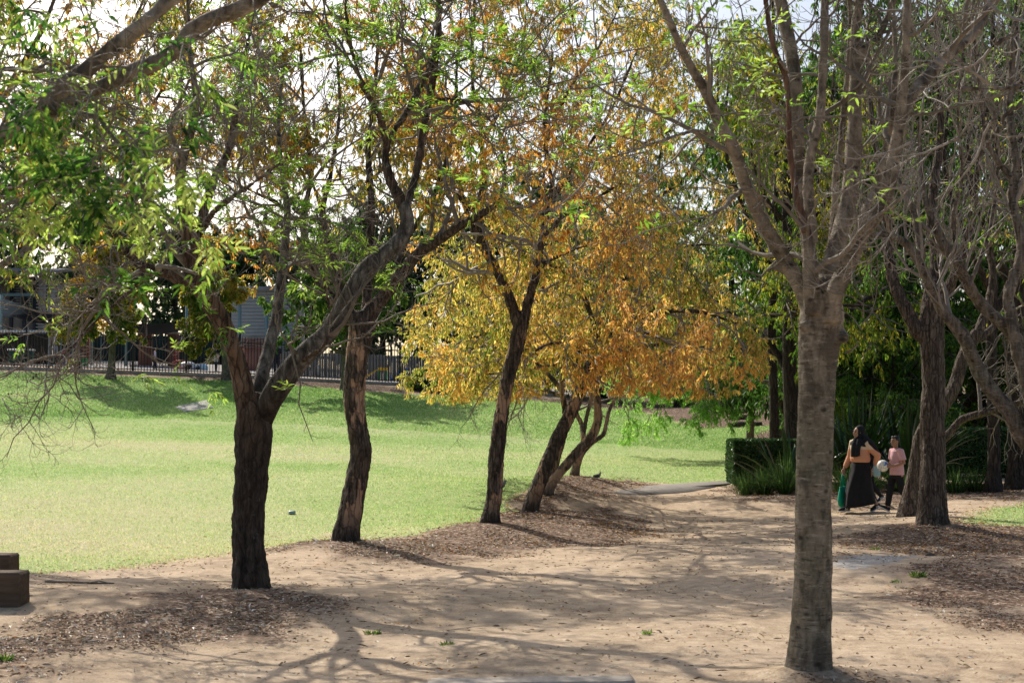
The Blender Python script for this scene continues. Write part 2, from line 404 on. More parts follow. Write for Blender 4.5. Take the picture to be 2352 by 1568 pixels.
def bark_mat(name, dark, mid, light, fiss=(1, 1, .18), fs=26, patch=None, patchz=(0, 2), patchamt=.55, cracks=0., bands=0, lichen=.0, lowdark=None, strength=.7, warm=None):
    t = NT(name); o = t.obj()
    sv = t.scale(o, fiss)
    n1 = t.noise(sv, fs, 8, .65)
    big = t.noise(o, 2.2, 4)
    c = t.ramp(n1, [(.36, dark), (.5, mid), (.66, light)])
    c = t.mix(t.ramp(big, [(.35, 0.), (.65, .55)]), c, [x * .55 for x in mid])
    z = t.n('SeparateXYZ', {0: o}).outputs[2]
    if warm is not None:
        w = t.math('MULTIPLY', t.ramp(t.noise(o, 1.3, 2), [(.42, 0.), (.56, 1.)]), .5)
        c = t.mix(w, c, t.mix(t.ramp(n1, [(.3, 0.), (.6, 1.)]), [x * .35 for x in warm], warm))
    h = n1
    if bands:
        bs = t.scale(o, (3, 3, 15)); nb = t.noise(bs, 3.2, 6, .7)
        zb = t.n('MapRange', {0: z, 1: 2.0, 2: 2.9, 3: 1., 4: .12}).outputs[0]; bands = t.math('MULTIPLY', zb, bands)
        bl = t.noise(t.scale(o, (1, 1, .6)), 5, 6, .65); c = t.mix(t.ramp(bl, [(.52, 0.), (.60, .75)]), c, [x * 1.1 for x in dark])
        c = t.mix(t.math('MULTIPLY', t.ramp(t.noise(o, 1.1, 3), [(.4, .5), (.6, 0.)]), zb), c, (.10, .105, .065))
        c = t.mix(t.math('MULTIPLY', t.ramp(nb, [(.5, 0.), (.66, 1.)]), bands), c, dark)
        c = t.mix(t.math('MULTIPLY', t.ramp(nb, [(.3, 1.), (.44, 0.)]), .6), c, [min(1, x * 1.25) for x in light])
        da = t.noise(t.scale(o, (7, 7, 34)), 2.2, 3, .5)
        c = t.mix(t.math('MULTIPLY', t.ramp(da, [(.59, 0.), (.66, .65)]), zb), c, [x * .7 for x in dark])
        sp = t.n('TexVoronoi', {'Vector': t.scale(o, (1, 1, 1.6)), 'Scale': 7.}).outputs[0]
        c = t.mix(t.ramp(sp, [(.08, .85), (.2, 0.)]), c, [x * .5 for x in dark])
        h = t.mix(.5, h, nb)
    if patch is not None:
        pn = t.noise(t.scale(o, (1, 1, .3)), 4.5, 5, .55)
        m = t.ramp(pn, [(patchamt, 0.), (patchamt + .03, 1.)])
        zz = t.math('MULTIPLY', t.n('MapRange', {0: z, 1: patchz[0], 2: patchz[0] + .3, 3: 0., 4: 1.}).outputs[0], t.n('MapRange', {0: z, 1: patchz[1], 2: patchz[1] + .4, 3: 1., 4: 0.}).outputs[0])
        m = t.math('MULTIPLY', m, zz, True)
        pc = t.mix(t.noise(t.scale(o, (1, 1, .08)), 40, 4), [x * .55 for x in patch], [x * 1.25 for x in patch])
        c = t.mix(m, c, pc); h = t.mix(m, h, (.25, .25, .25))
    if cracks:
        wv = t.n('VectorMath', {0: t.scale(o, (1, 1, .22)), 1: t.n('VectorMath', {0: t.n('TexNoise', {'Vector': o, 'Scale': 9., 'Detail': 3.}).outputs['Color'], 1: (.05, .05, .05)}, operation='MULTIPLY').outputs[0]}, operation='ADD').outputs[0]
        ce = t.n('TexVoronoi', {'Vector': wv, 'Scale': 15.}, feature='DISTANCE_TO_EDGE').outputs[0]
        cm = t.math('MULTIPLY', t.ramp(ce, [(.02, 1.), (.10, 0.)]), cracks)
        c = t.mix(cm, c, (.010, .008, .006)); h = t.mix(cm, h, (0., 0., 0.))
    if lichen:
        ln = t.noise(o, 14, 6, .7)
        c = t.mix(t.math('MULTIPLY', t.ramp(ln, [(.62, 0.), (.68, 1.)]), lichen), c, (.34, .36, .30))
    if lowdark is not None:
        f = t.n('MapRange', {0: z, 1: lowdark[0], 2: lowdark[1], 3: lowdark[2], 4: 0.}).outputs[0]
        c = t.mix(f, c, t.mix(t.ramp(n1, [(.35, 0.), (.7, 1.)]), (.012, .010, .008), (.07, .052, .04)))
    return t.done(c, .85, t.bump(h, strength, .06), .2)

M = {}
M['leaf'] = leaf_mat('leaf_tissue')
M['leaf_far'] = leaf_mat('leaf_tissue_far', .45, .5, .3, 1.5)
M['leaf_tough'] = leaf_mat('leaf_tissue_glossy', .22, .32, .5, 1.2)
M['grass'] = leaf_mat('grass_tissue', .5, .6, .2, 1.35)
M['litter'] = leaf_mat('dry_leaf_tissue', .15, .55, .3, 1.)
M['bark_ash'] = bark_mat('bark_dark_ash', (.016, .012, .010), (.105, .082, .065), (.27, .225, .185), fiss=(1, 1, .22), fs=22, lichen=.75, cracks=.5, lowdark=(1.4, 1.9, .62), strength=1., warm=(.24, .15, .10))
M['bark_rough'] = bark_mat('bark_rough_peeling', (.018, .014, .011), (.10, .076, .058), (.26, .205, .16), patch=(.40, .26, .17), patchz=(.1, 2.6), patchamt=.525, cracks=.5, strength=1.)
M['bark_rough_pale'] = bark_mat('bark_pale_peeling', (.03, .022, .018), (.13, .10, .08), (.30, .235, .19), patch=(.40, .27, .19), patchz=(.0, 2.2), patchamt=.5, cracks=.35, strength=.8)
M['bark_smooth'] = bark_mat('bark_smooth_banded', (.065, .052, .040), (.29, .24, .18), (.47, .40, .31), fiss=(1, 1, .45), fs=14, bands=.34, lichen=.2, strength=.6)
M['bark_fibrous'] = bark_mat('bark_fibrous', (.03, .022, .017), (.15, .115, .088), (.34, .275, .215), fiss=(1, 1, .07), fs=34, cracks=.55, strength=1.)
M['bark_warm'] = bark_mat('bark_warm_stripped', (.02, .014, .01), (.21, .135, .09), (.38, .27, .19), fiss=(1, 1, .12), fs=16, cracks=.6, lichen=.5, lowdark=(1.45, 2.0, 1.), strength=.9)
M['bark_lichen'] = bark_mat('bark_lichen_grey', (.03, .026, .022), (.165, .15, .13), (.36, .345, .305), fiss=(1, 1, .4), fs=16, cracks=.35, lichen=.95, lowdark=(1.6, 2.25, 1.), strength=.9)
M['bark_red'] = bark_mat('bark_red_peeled', (.035, .02, .015), (.15, .082, .055), (.32, .185, .12), fiss=(1, 1, .12), fs=20, cracks=.3, strength=.6)
M['bark_grey'] = bark_mat('bark_grey_brown', (.035, .029, .023), (.18, .152, .12), (.36, .315, .255), bands=.3, lichen=.25, strength=.6, warm=(.21, .155, .11))
M['bark_dark'] = bark_mat('bark_far_dark', (.01, .008, .006), (.045, .034, .026), (.11, .085, .066))
M['twig'] = plain('twig_bark', (.175, .15, .12), .75, .35, 9)
M['twig_pale'] = plain('twig_bark_pale', (.25, .22, .185), .6, .3, 9)

# ------------------------------------------------------------------ trees
def limb_arrays(limbs, n=26):
    Ps = []; Rs = []
    for L in limbs:
        a = np.array([[*P(u, v, Y), PX(r, Y)] for u, v, Y, r in L])
        c = catmull(a, n); Ps.append(c[:, :3]); Rs.append(np.maximum(c[:, 3], .004))
    return np.array(Ps), np.array(Rs)

def flare(trunk_P, trunk_R, amt=.5, hgt=.25):
    z = trunk_P[:, 2] - trunk_P[0, 2]
    return trunk_R * (1 + amt * np.exp(-z / hgt))

def tree(name, label, group, limbs, levels, bark, twig='twig', leaf=None, voxel=.02, seed=1, thick=.03, bump=.1, cat='tree', fl=.45, parts=True, extra=None, base=None, base_ground=True, leafmat='leaf', rough_=.022, alt=None):
    """limbs: lists of (u, v, Y, half width px); limbs[0] is the trunk. levels: dicts for spawn(); leaf: function(levels arrays, rg)"""
    rg = np.random.default_rng(seed)
    LP, LR = limb_arrays(limbs)
    if base is None:
        b = LP[0, 0].copy()
        if base_ground: b[2] = Hs(b[0], b[1])
    else: b = np.array(base)
    if base_ground:
        LP[0, 0, 2] = min(LP[0, 0, 2], b[2] - .15)
    LR[0] = flare(LP[0], LR[0], fl)
    root = thing(name, label, cat, b, 0, group)
    mb = MB()
    m = 44
    for i in range(len(LP)):
        a = catmull(np.c_[LP[i], LR[i]], m)
        a[:, 3] = np.maximum(a[:, 3], .006)
        if i == 0: a[:, 3] *= 1
        nk = int((a[:, 3] > voxel * 1.1).sum())
        V, Q = tubes(a[None, :, :3], a[None, :, 3], 22, bump if a[:, 3].mean() > .02 else .03, seed * 31 + i)
        n = 22; tot = len(V)
        V = np.r_[V, a[:1, :3], a[-1:, :3]]
        T = [(tot, (k + 1) % n, k) for k in range(n)] + [(tot + 1, tot - n + k, tot - n + (k + 1) % n) for k in range(n)]
        if alt and i in alt:
            m2 = MB(); m2.add(V, Q, T); tag(m2.build('limb', M[alt[i][0]], root, True, voxel, b, 1), alt[i][1])
        else: mb.add(V, Q, T)
    if extra: extra(mb)
    tr = mb.build('trunk', M[bark], root, True, voxel, b, 1)
    for ns, st in ((.16, .035 if bump > .07 else .015), (.05, rough_)):
        tx = bpy.data.textures.new('bark_relief', 'CLOUDS'); tx.noise_scale = ns; tx.noise_depth = 3
        dm = tr.modifiers.new('d', 'DISPLACE'); dm.texture = tx; dm.strength = st * (1 if voxel < .024 else .8); dm.mid_level = .5; dm.texture_coords = 'LOCAL'
    # branches
    cur = (LP[1:], LR[1:]) if len(LP) > 1 else (LP, LR)
    allv = []; allq = []; nv = 0; levs = [cur]
    for j, lv in enumerate(levels):
        lv = dict(lv); keep = lv.pop('keep', None); src = lv.pop('src', None)
        sp, sr = levs[src] if src is not None else cur
        cp, cr = spawn(sp, sr, rg=rg, **lv)
        if keep is not None:
            mk = keep(cp); cp, cr = cp[mk], cr[mk]
        levs.append((cp, cr)); cur = (cp, cr)
        V, Q = tubes(cp, cr, 7 if j == 0 else (4 if j == 1 else 3))
        allv.append(V); allq.append(Q + nv); nv += len(V)
    if allv:
        mesh_obj('branches', np.vstack(allv), [np.vstack(allq)], M[twig], root, smooth=True, base=b)
    if leaf:
        r = leaf(levs, rg)
        if r is not None:
            Vs, Qs, Cs = zip(*r); off = np.cumsum([0] + [len(v) for v in Vs[:-1]])
            mesh_obj('crown', np.vstack(Vs), [np.vstack([q + o for q, o in zip(Qs, off)])], M[leafmat], root, col=np.vstack(Cs), base=b)
    return root

ASH = [(.06, .15, .018), (.16, .30, .03), (.27, .42, .06), (.37, .49, .10)]
ORANGE = [(.11, .19, .03), (.30, .32, .06), (.60, .47, .11), (.70, .48, .15), (.65, .37, .12)]
GOLD = [(.25, .30, .06), (.58, .49, .12), (.72, .53, .15), (.70, .42, .10)]
YGREEN = [(.06, .14, .015), (.15, .25, .025), (.30, .34, .035), (.50, .40, .045), (.62, .32, .035)]
GREEN = [(.035, .085, .016), (.07, .16, .025), (.14, .26, .04), (.24, .36, .06)]
HAZY = [(.03, .055, .028), (.05, .085, .038), (.08, .13, .05), (.13, .18, .07)]  # far leaf greens, lightened to paint in distance haze
DARK = [(.010, .028, .006), (.02, .05, .010), (.035, .085, .014), (.07, .13, .018)]
FERN = [(.15, .34, .06), (.26, .48, .09), (.40, .60, .16)]

# ------------------------------------------------------------------ camera, light
cam = bpy.data.objects.new('camera', bpy.data.cameras.new('camera')); C.objects.link(cam)
cam.data.lens = 50; cam.data.sensor_width = 36; cam.data.clip_end = 2000
cam.location = (0, 0, CZ); cam.rotation_euler = (PI / 2 + TH, 0, 0)
cam.data.dof.use_dof = True; cam.data.dof.focus_distance = 19; cam.data.dof.aperture_fstop = 6.3
bpy.context.scene.camera = cam
SUN_EL = math.radians(40); SUN_D = np.array([-.50, .866]); SUN_D /= np.linalg.norm(SUN_D)
sd = Vector((SUN_D[0] * math.cos(SUN_EL), SUN_D[1] * math.cos(SUN_EL), math.sin(SUN_EL)))
sl = bpy.data.lights.new('sun', 'SUN'); sl.energy = 5; sl.angle = math.radians(.53); sl.color = (1, .93, .82)
so = bpy.data.objects.new('sun', sl); C.objects.link(so); so.rotation_euler = sd.to_track_quat('Z', 'Y').to_euler(); so.location = (-15, 40, 40)
w = bpy.data.worlds.new('World'); bpy.context.scene.world = w; w.use_nodes = True
wt = w.node_tree; wt.nodes.clear()
sky = wt.nodes.new('ShaderNodeTexSky'); sky.sky_type = 'NISHITA'; sky.sun_disc = False; sky.sun_elevation = SUN_EL
sky.sun_rotation = math.atan2(SUN_D[0], SUN_D[1]); sky.dust_density = 3.5; sky.air_density = 1.0; sky.ozone_density = 1.0
bg = wt.nodes.new('ShaderNodeBackground'); bg.inputs[1].default_value = .15
wo = wt.nodes.new('ShaderNodeOutputWorld'); wt.links.new(sky.outputs[0], bg.inputs[0]); wt.links.new(bg.outputs[0], wo.inputs[0])
sc = bpy.context.scene
sc.view_settings.view_transform = 'Standard'; sc.view_settings.look = 'None'; sc.view_settings.exposure = 0
sc.render.engine = 'CYCLES'; sc.cycles.max_bounces = 8; sc.cycles.diffuse_bounces = 4; sc.cycles.transmission_bounces = 5; sc.cycles.transparent_max_bounces = 8
sc.cycles.use_denoising = True; sc.cycles.caustics_reflective = False; sc.cycles.caustics_refractive = False

# ------------------------------------------------------------------ ground
TOE = np.array([(-80, 54)] + [tuple(P(*q)[:2]) for q in [(0, 952, 54), (350, 964, 53), (700, 975, 52), (1176, 1003, 50), (1670, 1037, 47)]] + [(40, 45)])
def dry_at(x, y):
    d = fbm(x * .10 + 3, y * .17, 41, 5)
    left = np.exp(-((x + 7.5) / 4.5) ** 2 - ((y - 24) / 7) ** 2) * .28
    ring = np.exp(-((x + 14) / 9) ** 2 - ((y - 41) / 4.5) ** 2) * .3
    toe = np.interp(x, TOE[:, 0], TOE[:, 1])
    return np.clip(np.where(y < toe, (d - .5) * .8 + .45 + left * 1.7 + ring * .9, (d - .5) * .9 + .20), 0, 1)

def axis(segs):
    out = []
    for a, b, s in segs: out.append(np.arange(a, b, s))
    return np.unique(np.concatenate(out))
gx = axis([(-160, -40, 6), (-40, -14, .5), (-14, 14, .11), (14, 40, .5), (40, 161, 6)])
ys = [-14.]
while ys[-1] < 420:
    y = ys[-1]
    ys.append(y + (.8 if y < 4 else max(.05, .0095 * y) if y < 70 else .03 * y))
gy = np.array(ys)
GX, GY = np.meshgrid(gx, gy); fx, fy = GX.ravel(), GY.ravel()
gz = H(fx, fy)
near = (fy < 70) & (np.abs(fx) < 45)
mk = np.zeros((len(fx), 4), np.float32)
mk[:, 0] = .5; mk[:, 1] = 0
gm = np.full(len(fx), -3.); mm = np.full(len(fx), -3.); pm = np.full(len(fx), -3.)
gm[near] = grass_m(fx[near], fy[near]); mm[near] = mulch_m(fx[near], fy[near])
for p_ in PAVE: pm[near] = np.maximum(pm[near], sdist(fx[near], fy[near], p_))
pm[(fy > 66.2) & (fx < 6)] = .6; mm[(fy > 66.2) & (fx >= 6)] = 1.
mk[:, 0] = np.clip(.5 + gm * .5, 0, 1); mk[:, 1] = np.clip(.5 + mm * .5, 0, 1); mk[:, 2] = dry_at(fx, fy); mk[:, 3] = np.clip(.5 + pm * .5, 0, 1)
gz = gz + np.where(mm > 0, .02 * (fbm(fx * 5, fy * 5, 77, 3) - .4), 0) + np.where((gm < 0) & (fy < 30) & (fy > 3), .05 * (fbm(fx * 1.6, fy * 1.6, 78, 5) - .5), 0)
nx, ny = len(gx), len(gy); ii = np.arange(nx * ny).reshape(ny, nx)
Q = np.stack([ii[:-1, :-1], ii[:-1, 1:], ii[1:, 1:], ii[1:, :-1]], -1).reshape(-1, 4)

t = NT('ground_earth_and_grass'); o = t.n('NewGeometry').outputs['Position']
at = t.n('Attribute', attribute_name='Col'); sp = t.n('SeparateColor', {0: at.outputs['Color']})
n_f = t.noise(o, 9, 6); n_ff = t.noise(o, 55, 4, .7); n_b = t.noise(o, .5, 4); n_m = t.noise(o, 2.3, 5)
dirt = t.ramp(t.mix(.5, n_ff, n_f), [(.34, (.17, .12, .085)), (.46, (.49, .37, .25)), (.56, (.61, .475, .33)), (.68, (.82, .69, .52))])
dirt = t.mix(t.ramp(n_m, [(.42, 0.), (.64, .6)]), dirt, (.32, .235, .165))
dirt = t.mix(t.ramp(t.noise(o, .9, 5), [(.45, 0.), (.65, .5)]), dirt, (.62, .485, .355))
vor = t.n('TexVoronoi', {'Vector': t.scale(o, (1, 1.0, 1)), 'Scale': 34., 'Randomness': 1.}).outputs['Color']
chips = t.ramp(t.n('SeparateColor', {0: vor}).outputs[0], [(0., (.06, .037, .025)), (.45, (.18, .115, .078)), (.8, (.33, .225, .155)), (1., (.62, .51, .40))])
mulch = t.mix(t.ramp(n_f, [(.35, .0), (.7, .6)]), chips, (.085, .055, .04))
grs = t.ramp(t.math('ADD', sp.outputs[2], t.math('MULTIPLY', t.math('SUBTRACT', n_m, .5), .55)), [(.1, (.15, .29, .06)), (.38, (.29, .43, .13)), (.62, (.44, .50, .24)), (.95, (.54, .48, .34))])
gst = t.noise(t.scale(o, (1, .5, 1)), 26, 5, .7)
grs = t.mix(t.ramp(gst, [(.32, .25), (.5, 0.)]), grs, (.09, .14, .03))
grs = t.mix(t.ramp(n_ff, [(.55, 0.), (.75, .45)]), grs, (.46, .46, .20))
pave = t.ramp(t.noise(o, 14, 5), [(.3, (.30, .285, .265)), (.7, (.43, .41, .385))])
fm = t.ramp(t.math('ADD', sp.outputs[1], t.math('MULTIPLY', t.math('SUBTRACT', n_f, .5), .7)), [(.38, 0.), (.68, 1.)])
fg = t.ramp(t.math('ADD', sp.outputs[0], t.math('MULTIPLY', t.math('SUBTRACT', t.noise(o, 6, 6, .7), .5), .55)), [(.46, 0.), (.56, 1.)])
fp = t.ramp(t.math('ADD', at.outputs['Alpha'], t.math('MULTIPLY', t.math('SUBTRACT', n_f, .5), .4)), [(.48, 0.), (.56, 1.)])
c = t.mix(fm, dirt, mulch); c = t.mix(fg, c, grs); c = t.mix(fp, c, pave)
bare = t.ramp(t.noise(o, .42, 3), [(.62, 0.), (.70, 1.)])
yy = t.n('SeparateXYZ', {0: o}).outputs[1]
bare = t.math('MULTIPLY', bare, t.n('MapRange', {0: yy, 1: 53., 2: 56., 3: 0., 4: .75}).outputs[0])
c = t.mix(t.math('MULTIPLY', bare, fg), c, (.30, .22, .16))
hgt = t.mix(fm, t.mix(.5, n_f, n_ff), t.n('SeparateColor', {0: vor}).outputs[0])
hgt = t.mix(fg, hgt, gst)
GROUND = t.done(c, .95, t.bump(hgt, .8, .035), .1)
V = np.c_[fx, fy, gz]
g = mesh_obj('ground', V, [Q], GROUND, col=mk, smooth=True)
tag(g, kind='structure')

# grass blades (uncountable)
def scatter(n, x0, x1, y0, y1, rg, gamma=1.):
    y = y0 + (y1 - y0) * rg.uniform(0, 1, n) ** gamma
    hw = .40 * y + 1.5
    x = rg.uniform(-1, 1, n) * hw
    return x, y
rg = np.random.default_rng(5)
x, y = scatter(620000, 0, 0, 12, 64, rg, 1.5)
k = grass_m(x, y) > -.12 + .3 * rg.uniform(-1, 1, len(x)) ** 3
x, y = x[k], y[k]
d = dry_at(x, y) + (fbm(x * 2.3, y * 2.3, 50) - .5) * .3 + rg.normal(size=len(x)) * .05
z = H(x, y); N = len(x)
hh = (.016 + .010 * rg.uniform(0, 1, N)) * (1 + .9 * (y > np.interp(x, TOE[:, 0], TOE[:, 1]))) * (.8 + .012 * y); ww = .002 + .00028 * y
a = rg.uniform(0, 6.28, N); ln = rg.normal(size=(N, 2)) * .6
cols = pal([(.15, .28, .06), (.29, .42, .13), (.43, .51, .24), (.53, .51, .31), (.58, .50, .36)], N, rg, np.clip(d, 0, 1), .08)
V = np.stack([np.c_[x - np.cos(a) * ww, y - np.sin(a) * ww, z - .004], np.c_[x + np.cos(a) * ww, y + np.sin(a) * ww, z - .004], np.c_[x + ln[:, 0] * hh, y + ln[:, 1] * hh, z + hh]], 1).reshape(-1, 3)
gb = mesh_obj('grass', V, [np.arange(3 * N).reshape(-1, 3)], M['grass'], col=np.repeat(cols, 3, 0)); tag(gb, 'short mown grass covering the lawn and its bank', 'grass', kind='stuff')

# fallen leaves and bark chips (uncountable)
def litter(name, label, cat, n, ybox, prob, L, W, colors, seed, gamma=1.3, tilt=.4, lift=.0, stick=False):
    rg = np.random.default_rng(seed)
    x, y = scatter(n, 0, 0, *ybox, rg, gamma)
    k = rg.uniform(0, 1, n) < prob(x, y)
    x, y = x[k], y[k]; N = len(x); z = H(x, y) + lift + .004
    ang = rg.uniform(0, 6.28, N); d = np.c_[np.cos(ang), np.sin(ang), rg.normal(size=N) * tilt * .6]
    up = np.c_[rg.normal(size=(N, 2)) * tilt, np.ones(N)]
    far = np.clip(y / 16, .9, 1.5)
    Vv, Qq, Cc = leaf_arrays(np.c_[x, y, z], d, rg.uniform(*L, N) * far, rg.uniform(*W, N) * far, pal(colors, N, rg, jit=.25), nrm=up, fold=.3, rg=rg, curl=.2)
    tag(mesh_obj(name, Vv, [Qq], M['litter'], col=Cc), label, cat, kind='stuff')
BR = [(.07, .042, .027), (.17, .105, .068), (.29, .19, .125), (.46, .34, .24), (.74, .66, .55)]
RU = [(.16, .06, .03), (.42, .16, .04), (.58, .26, .05), (.50, .32, .08), (.30, .20, .10)]
PALE = [(.36, .27, .18), (.55, .47, .38), (.72, .68, .62)]
litter('bark_chips', 'brown bark chips and shredded leaves heaped around the tree bases', 'bark chips', 210000, (7.5, 40), lambda x, y: np.clip(mulch_m(x, y) * 2.2 + .35, .035, 1) * (grass_m(x, y) < .3), (.015, .06), (.006, .016), BR, 31, 1.35)
litter('fallen_leaves', 'dry tan and orange leaves lying on mulch, dirt and lawn edge', 'fallen leaves', 110000, (8, 38), lambda x, y: .035 * (grass_m(x, y) < 0) * sstep(.42, .62, fbm(x * .9, y * .9, 61)) + .55 * np.clip(mulch_m(x, y) + .5, 0, 1) * sstep(12, 20, y) + .26 * np.exp(-np.abs(grass_m(x, y)) / .45), (.022, .052), (.010, .02), [RU[1], RU[2], RU[3], (.40, .29, .19), (.55, .45, .33), (.66, .6, .52)], 32, 1.3)
litter('bleached_leaves', 'pale bleached curled leaves strewn over the bare foreground earth', 'fallen leaves', 40000, (7.5, 20), lambda x, y: (.05 + .75 * np.clip(mulch_m(x, y) + .2, 0, 1) * (x < -1)) * (grass_m(x, y) < .1), (.025, .085), (.008, .024), PALE, 33, 1.2, .6)
litter('leaf_specks', 'scattered dry leaf flecks on the sunlit lawn', 'fallen leaves', 9000, (14, 50), lambda x, y: .22 * (grass_m(x, y) > .2), (.02, .04), (.010, .018), PALE + [RU[2]], 34, 1.1)
litter('twig_debris', 'small dark twigs and bark strips lying on the bare earth', 'twigs', 16000, (7.5, 26), lambda x, y: (.16 * (grass_m(x, y) < 0) * sstep(.42, .62, fbm(x * .8, y * .8, 62))), (.02, .12), (.003, .007), [(.04, .028, .02), (.12, .08, .055), (.22, .16, .12)], 35, 1.3, .3)

def tuft(u, v, n, h, rad, cols, seed, w=.006):
    rg = np.random.default_rng(seed); c0 = ground_at(u, v)
    a = rg.uniform(0, 6.28, n); r = rad * rg.uniform(0, 1, n) ** .7
    p = np.c_[c0[0] + r * np.cos(a), c0[1] + r * np.sin(a), np.zeros(n)]; p[:, 2] = H(p[:, 0], p[:, 1]) - .005
    d = norm(np.c_[np.cos(a) * .7, np.sin(a) * .7, np.ones(n)] + rg.normal(size=(n, 3)) * .3)
    return leaf_arrays(p, d, rg.uniform(.5, 1, n) * h, np.full(n, w), pal(cols, n, rg), rg=rg, curl=.3)
def one_tuft(u, v, n, h, rad, label, seed):
    Vv, Qq, Cc = tuft(u, v, n, h, rad, [(.05, .10, .02), (.11, .19, .035), (.20, .27, .07)], seed)
    tag(mesh_obj('grass_tuft', Vv, [Qq], M['leaf'], col=Cc), label, 'grass tuft', 'grass tufts sprouting on the bare earth')
for i, (u, v, n, h, r, lb) in enumerate([(855, 1457, 60, .06, .05, 'small green grass tuft in the shadow below the dark left ash tree'), (1025, 1482, 50, .05, .04, 'low grass tuft beside the shadow line in the central foreground'),
        (2108, 1326, 110, .08, .06, 'brightest green grass tuft on the chip covered earth at right'), (2060, 1340, 40, .05, .04, 'faint grass tuft just left of the brighter one at right'),
        (2010, 1262, 50, .05, .045, 'tiny grass tuft at the edge of the grey hard path strip'), (10, 1517, 50, .07, .04, 'grass tuft at the left edge of the frame on mulch'),
        (1488, 1456, 40, .05, .035, 'lone grass sprig on the open dirt left of the big banded trunk')]):
    one_tuft(u, v, n, h, r, lb, 60 + i)
# ------------------------------------------------------------------ the trees along the path
def R_(*a): return dict(a)
LV = lambda k, t, ln, ang, n=6, wob=.25, g=(-.1, .2), rr=.6, rmin=.003, **kw: dict(k=k, t=t, ln=ln, ang=ang, n=n, wob=wob, g=g, rr=rr, rmin=rmin, **kw)

def ends(P_): return P_[:, -1], norm(P_[:, -1] - P_[:, -2])

def ash_leaf(frac, per=3, nl=3, RL=(.12, .22), L=(.06, .11), W=(.018, .03), colors=ASH, lev=-1, keep=None):
    def f(levs, rg):
        e, d = ends(levs[lev][0])
        cl = fbm(e[:, 0] * .9 + e[:, 2] * .6, e[:, 1] * .9 - e[:, 2] * .7, 13)
        m = rg.uniform(0, 1, len(e)) < frac * (.15 + 3.2 * np.clip(cl - .36, 0, 1))
        if keep is not None: m &= keep(e)
        return [compound(e[m], d[m], per, nl, RL, L, W, colors, rg)]
    return f

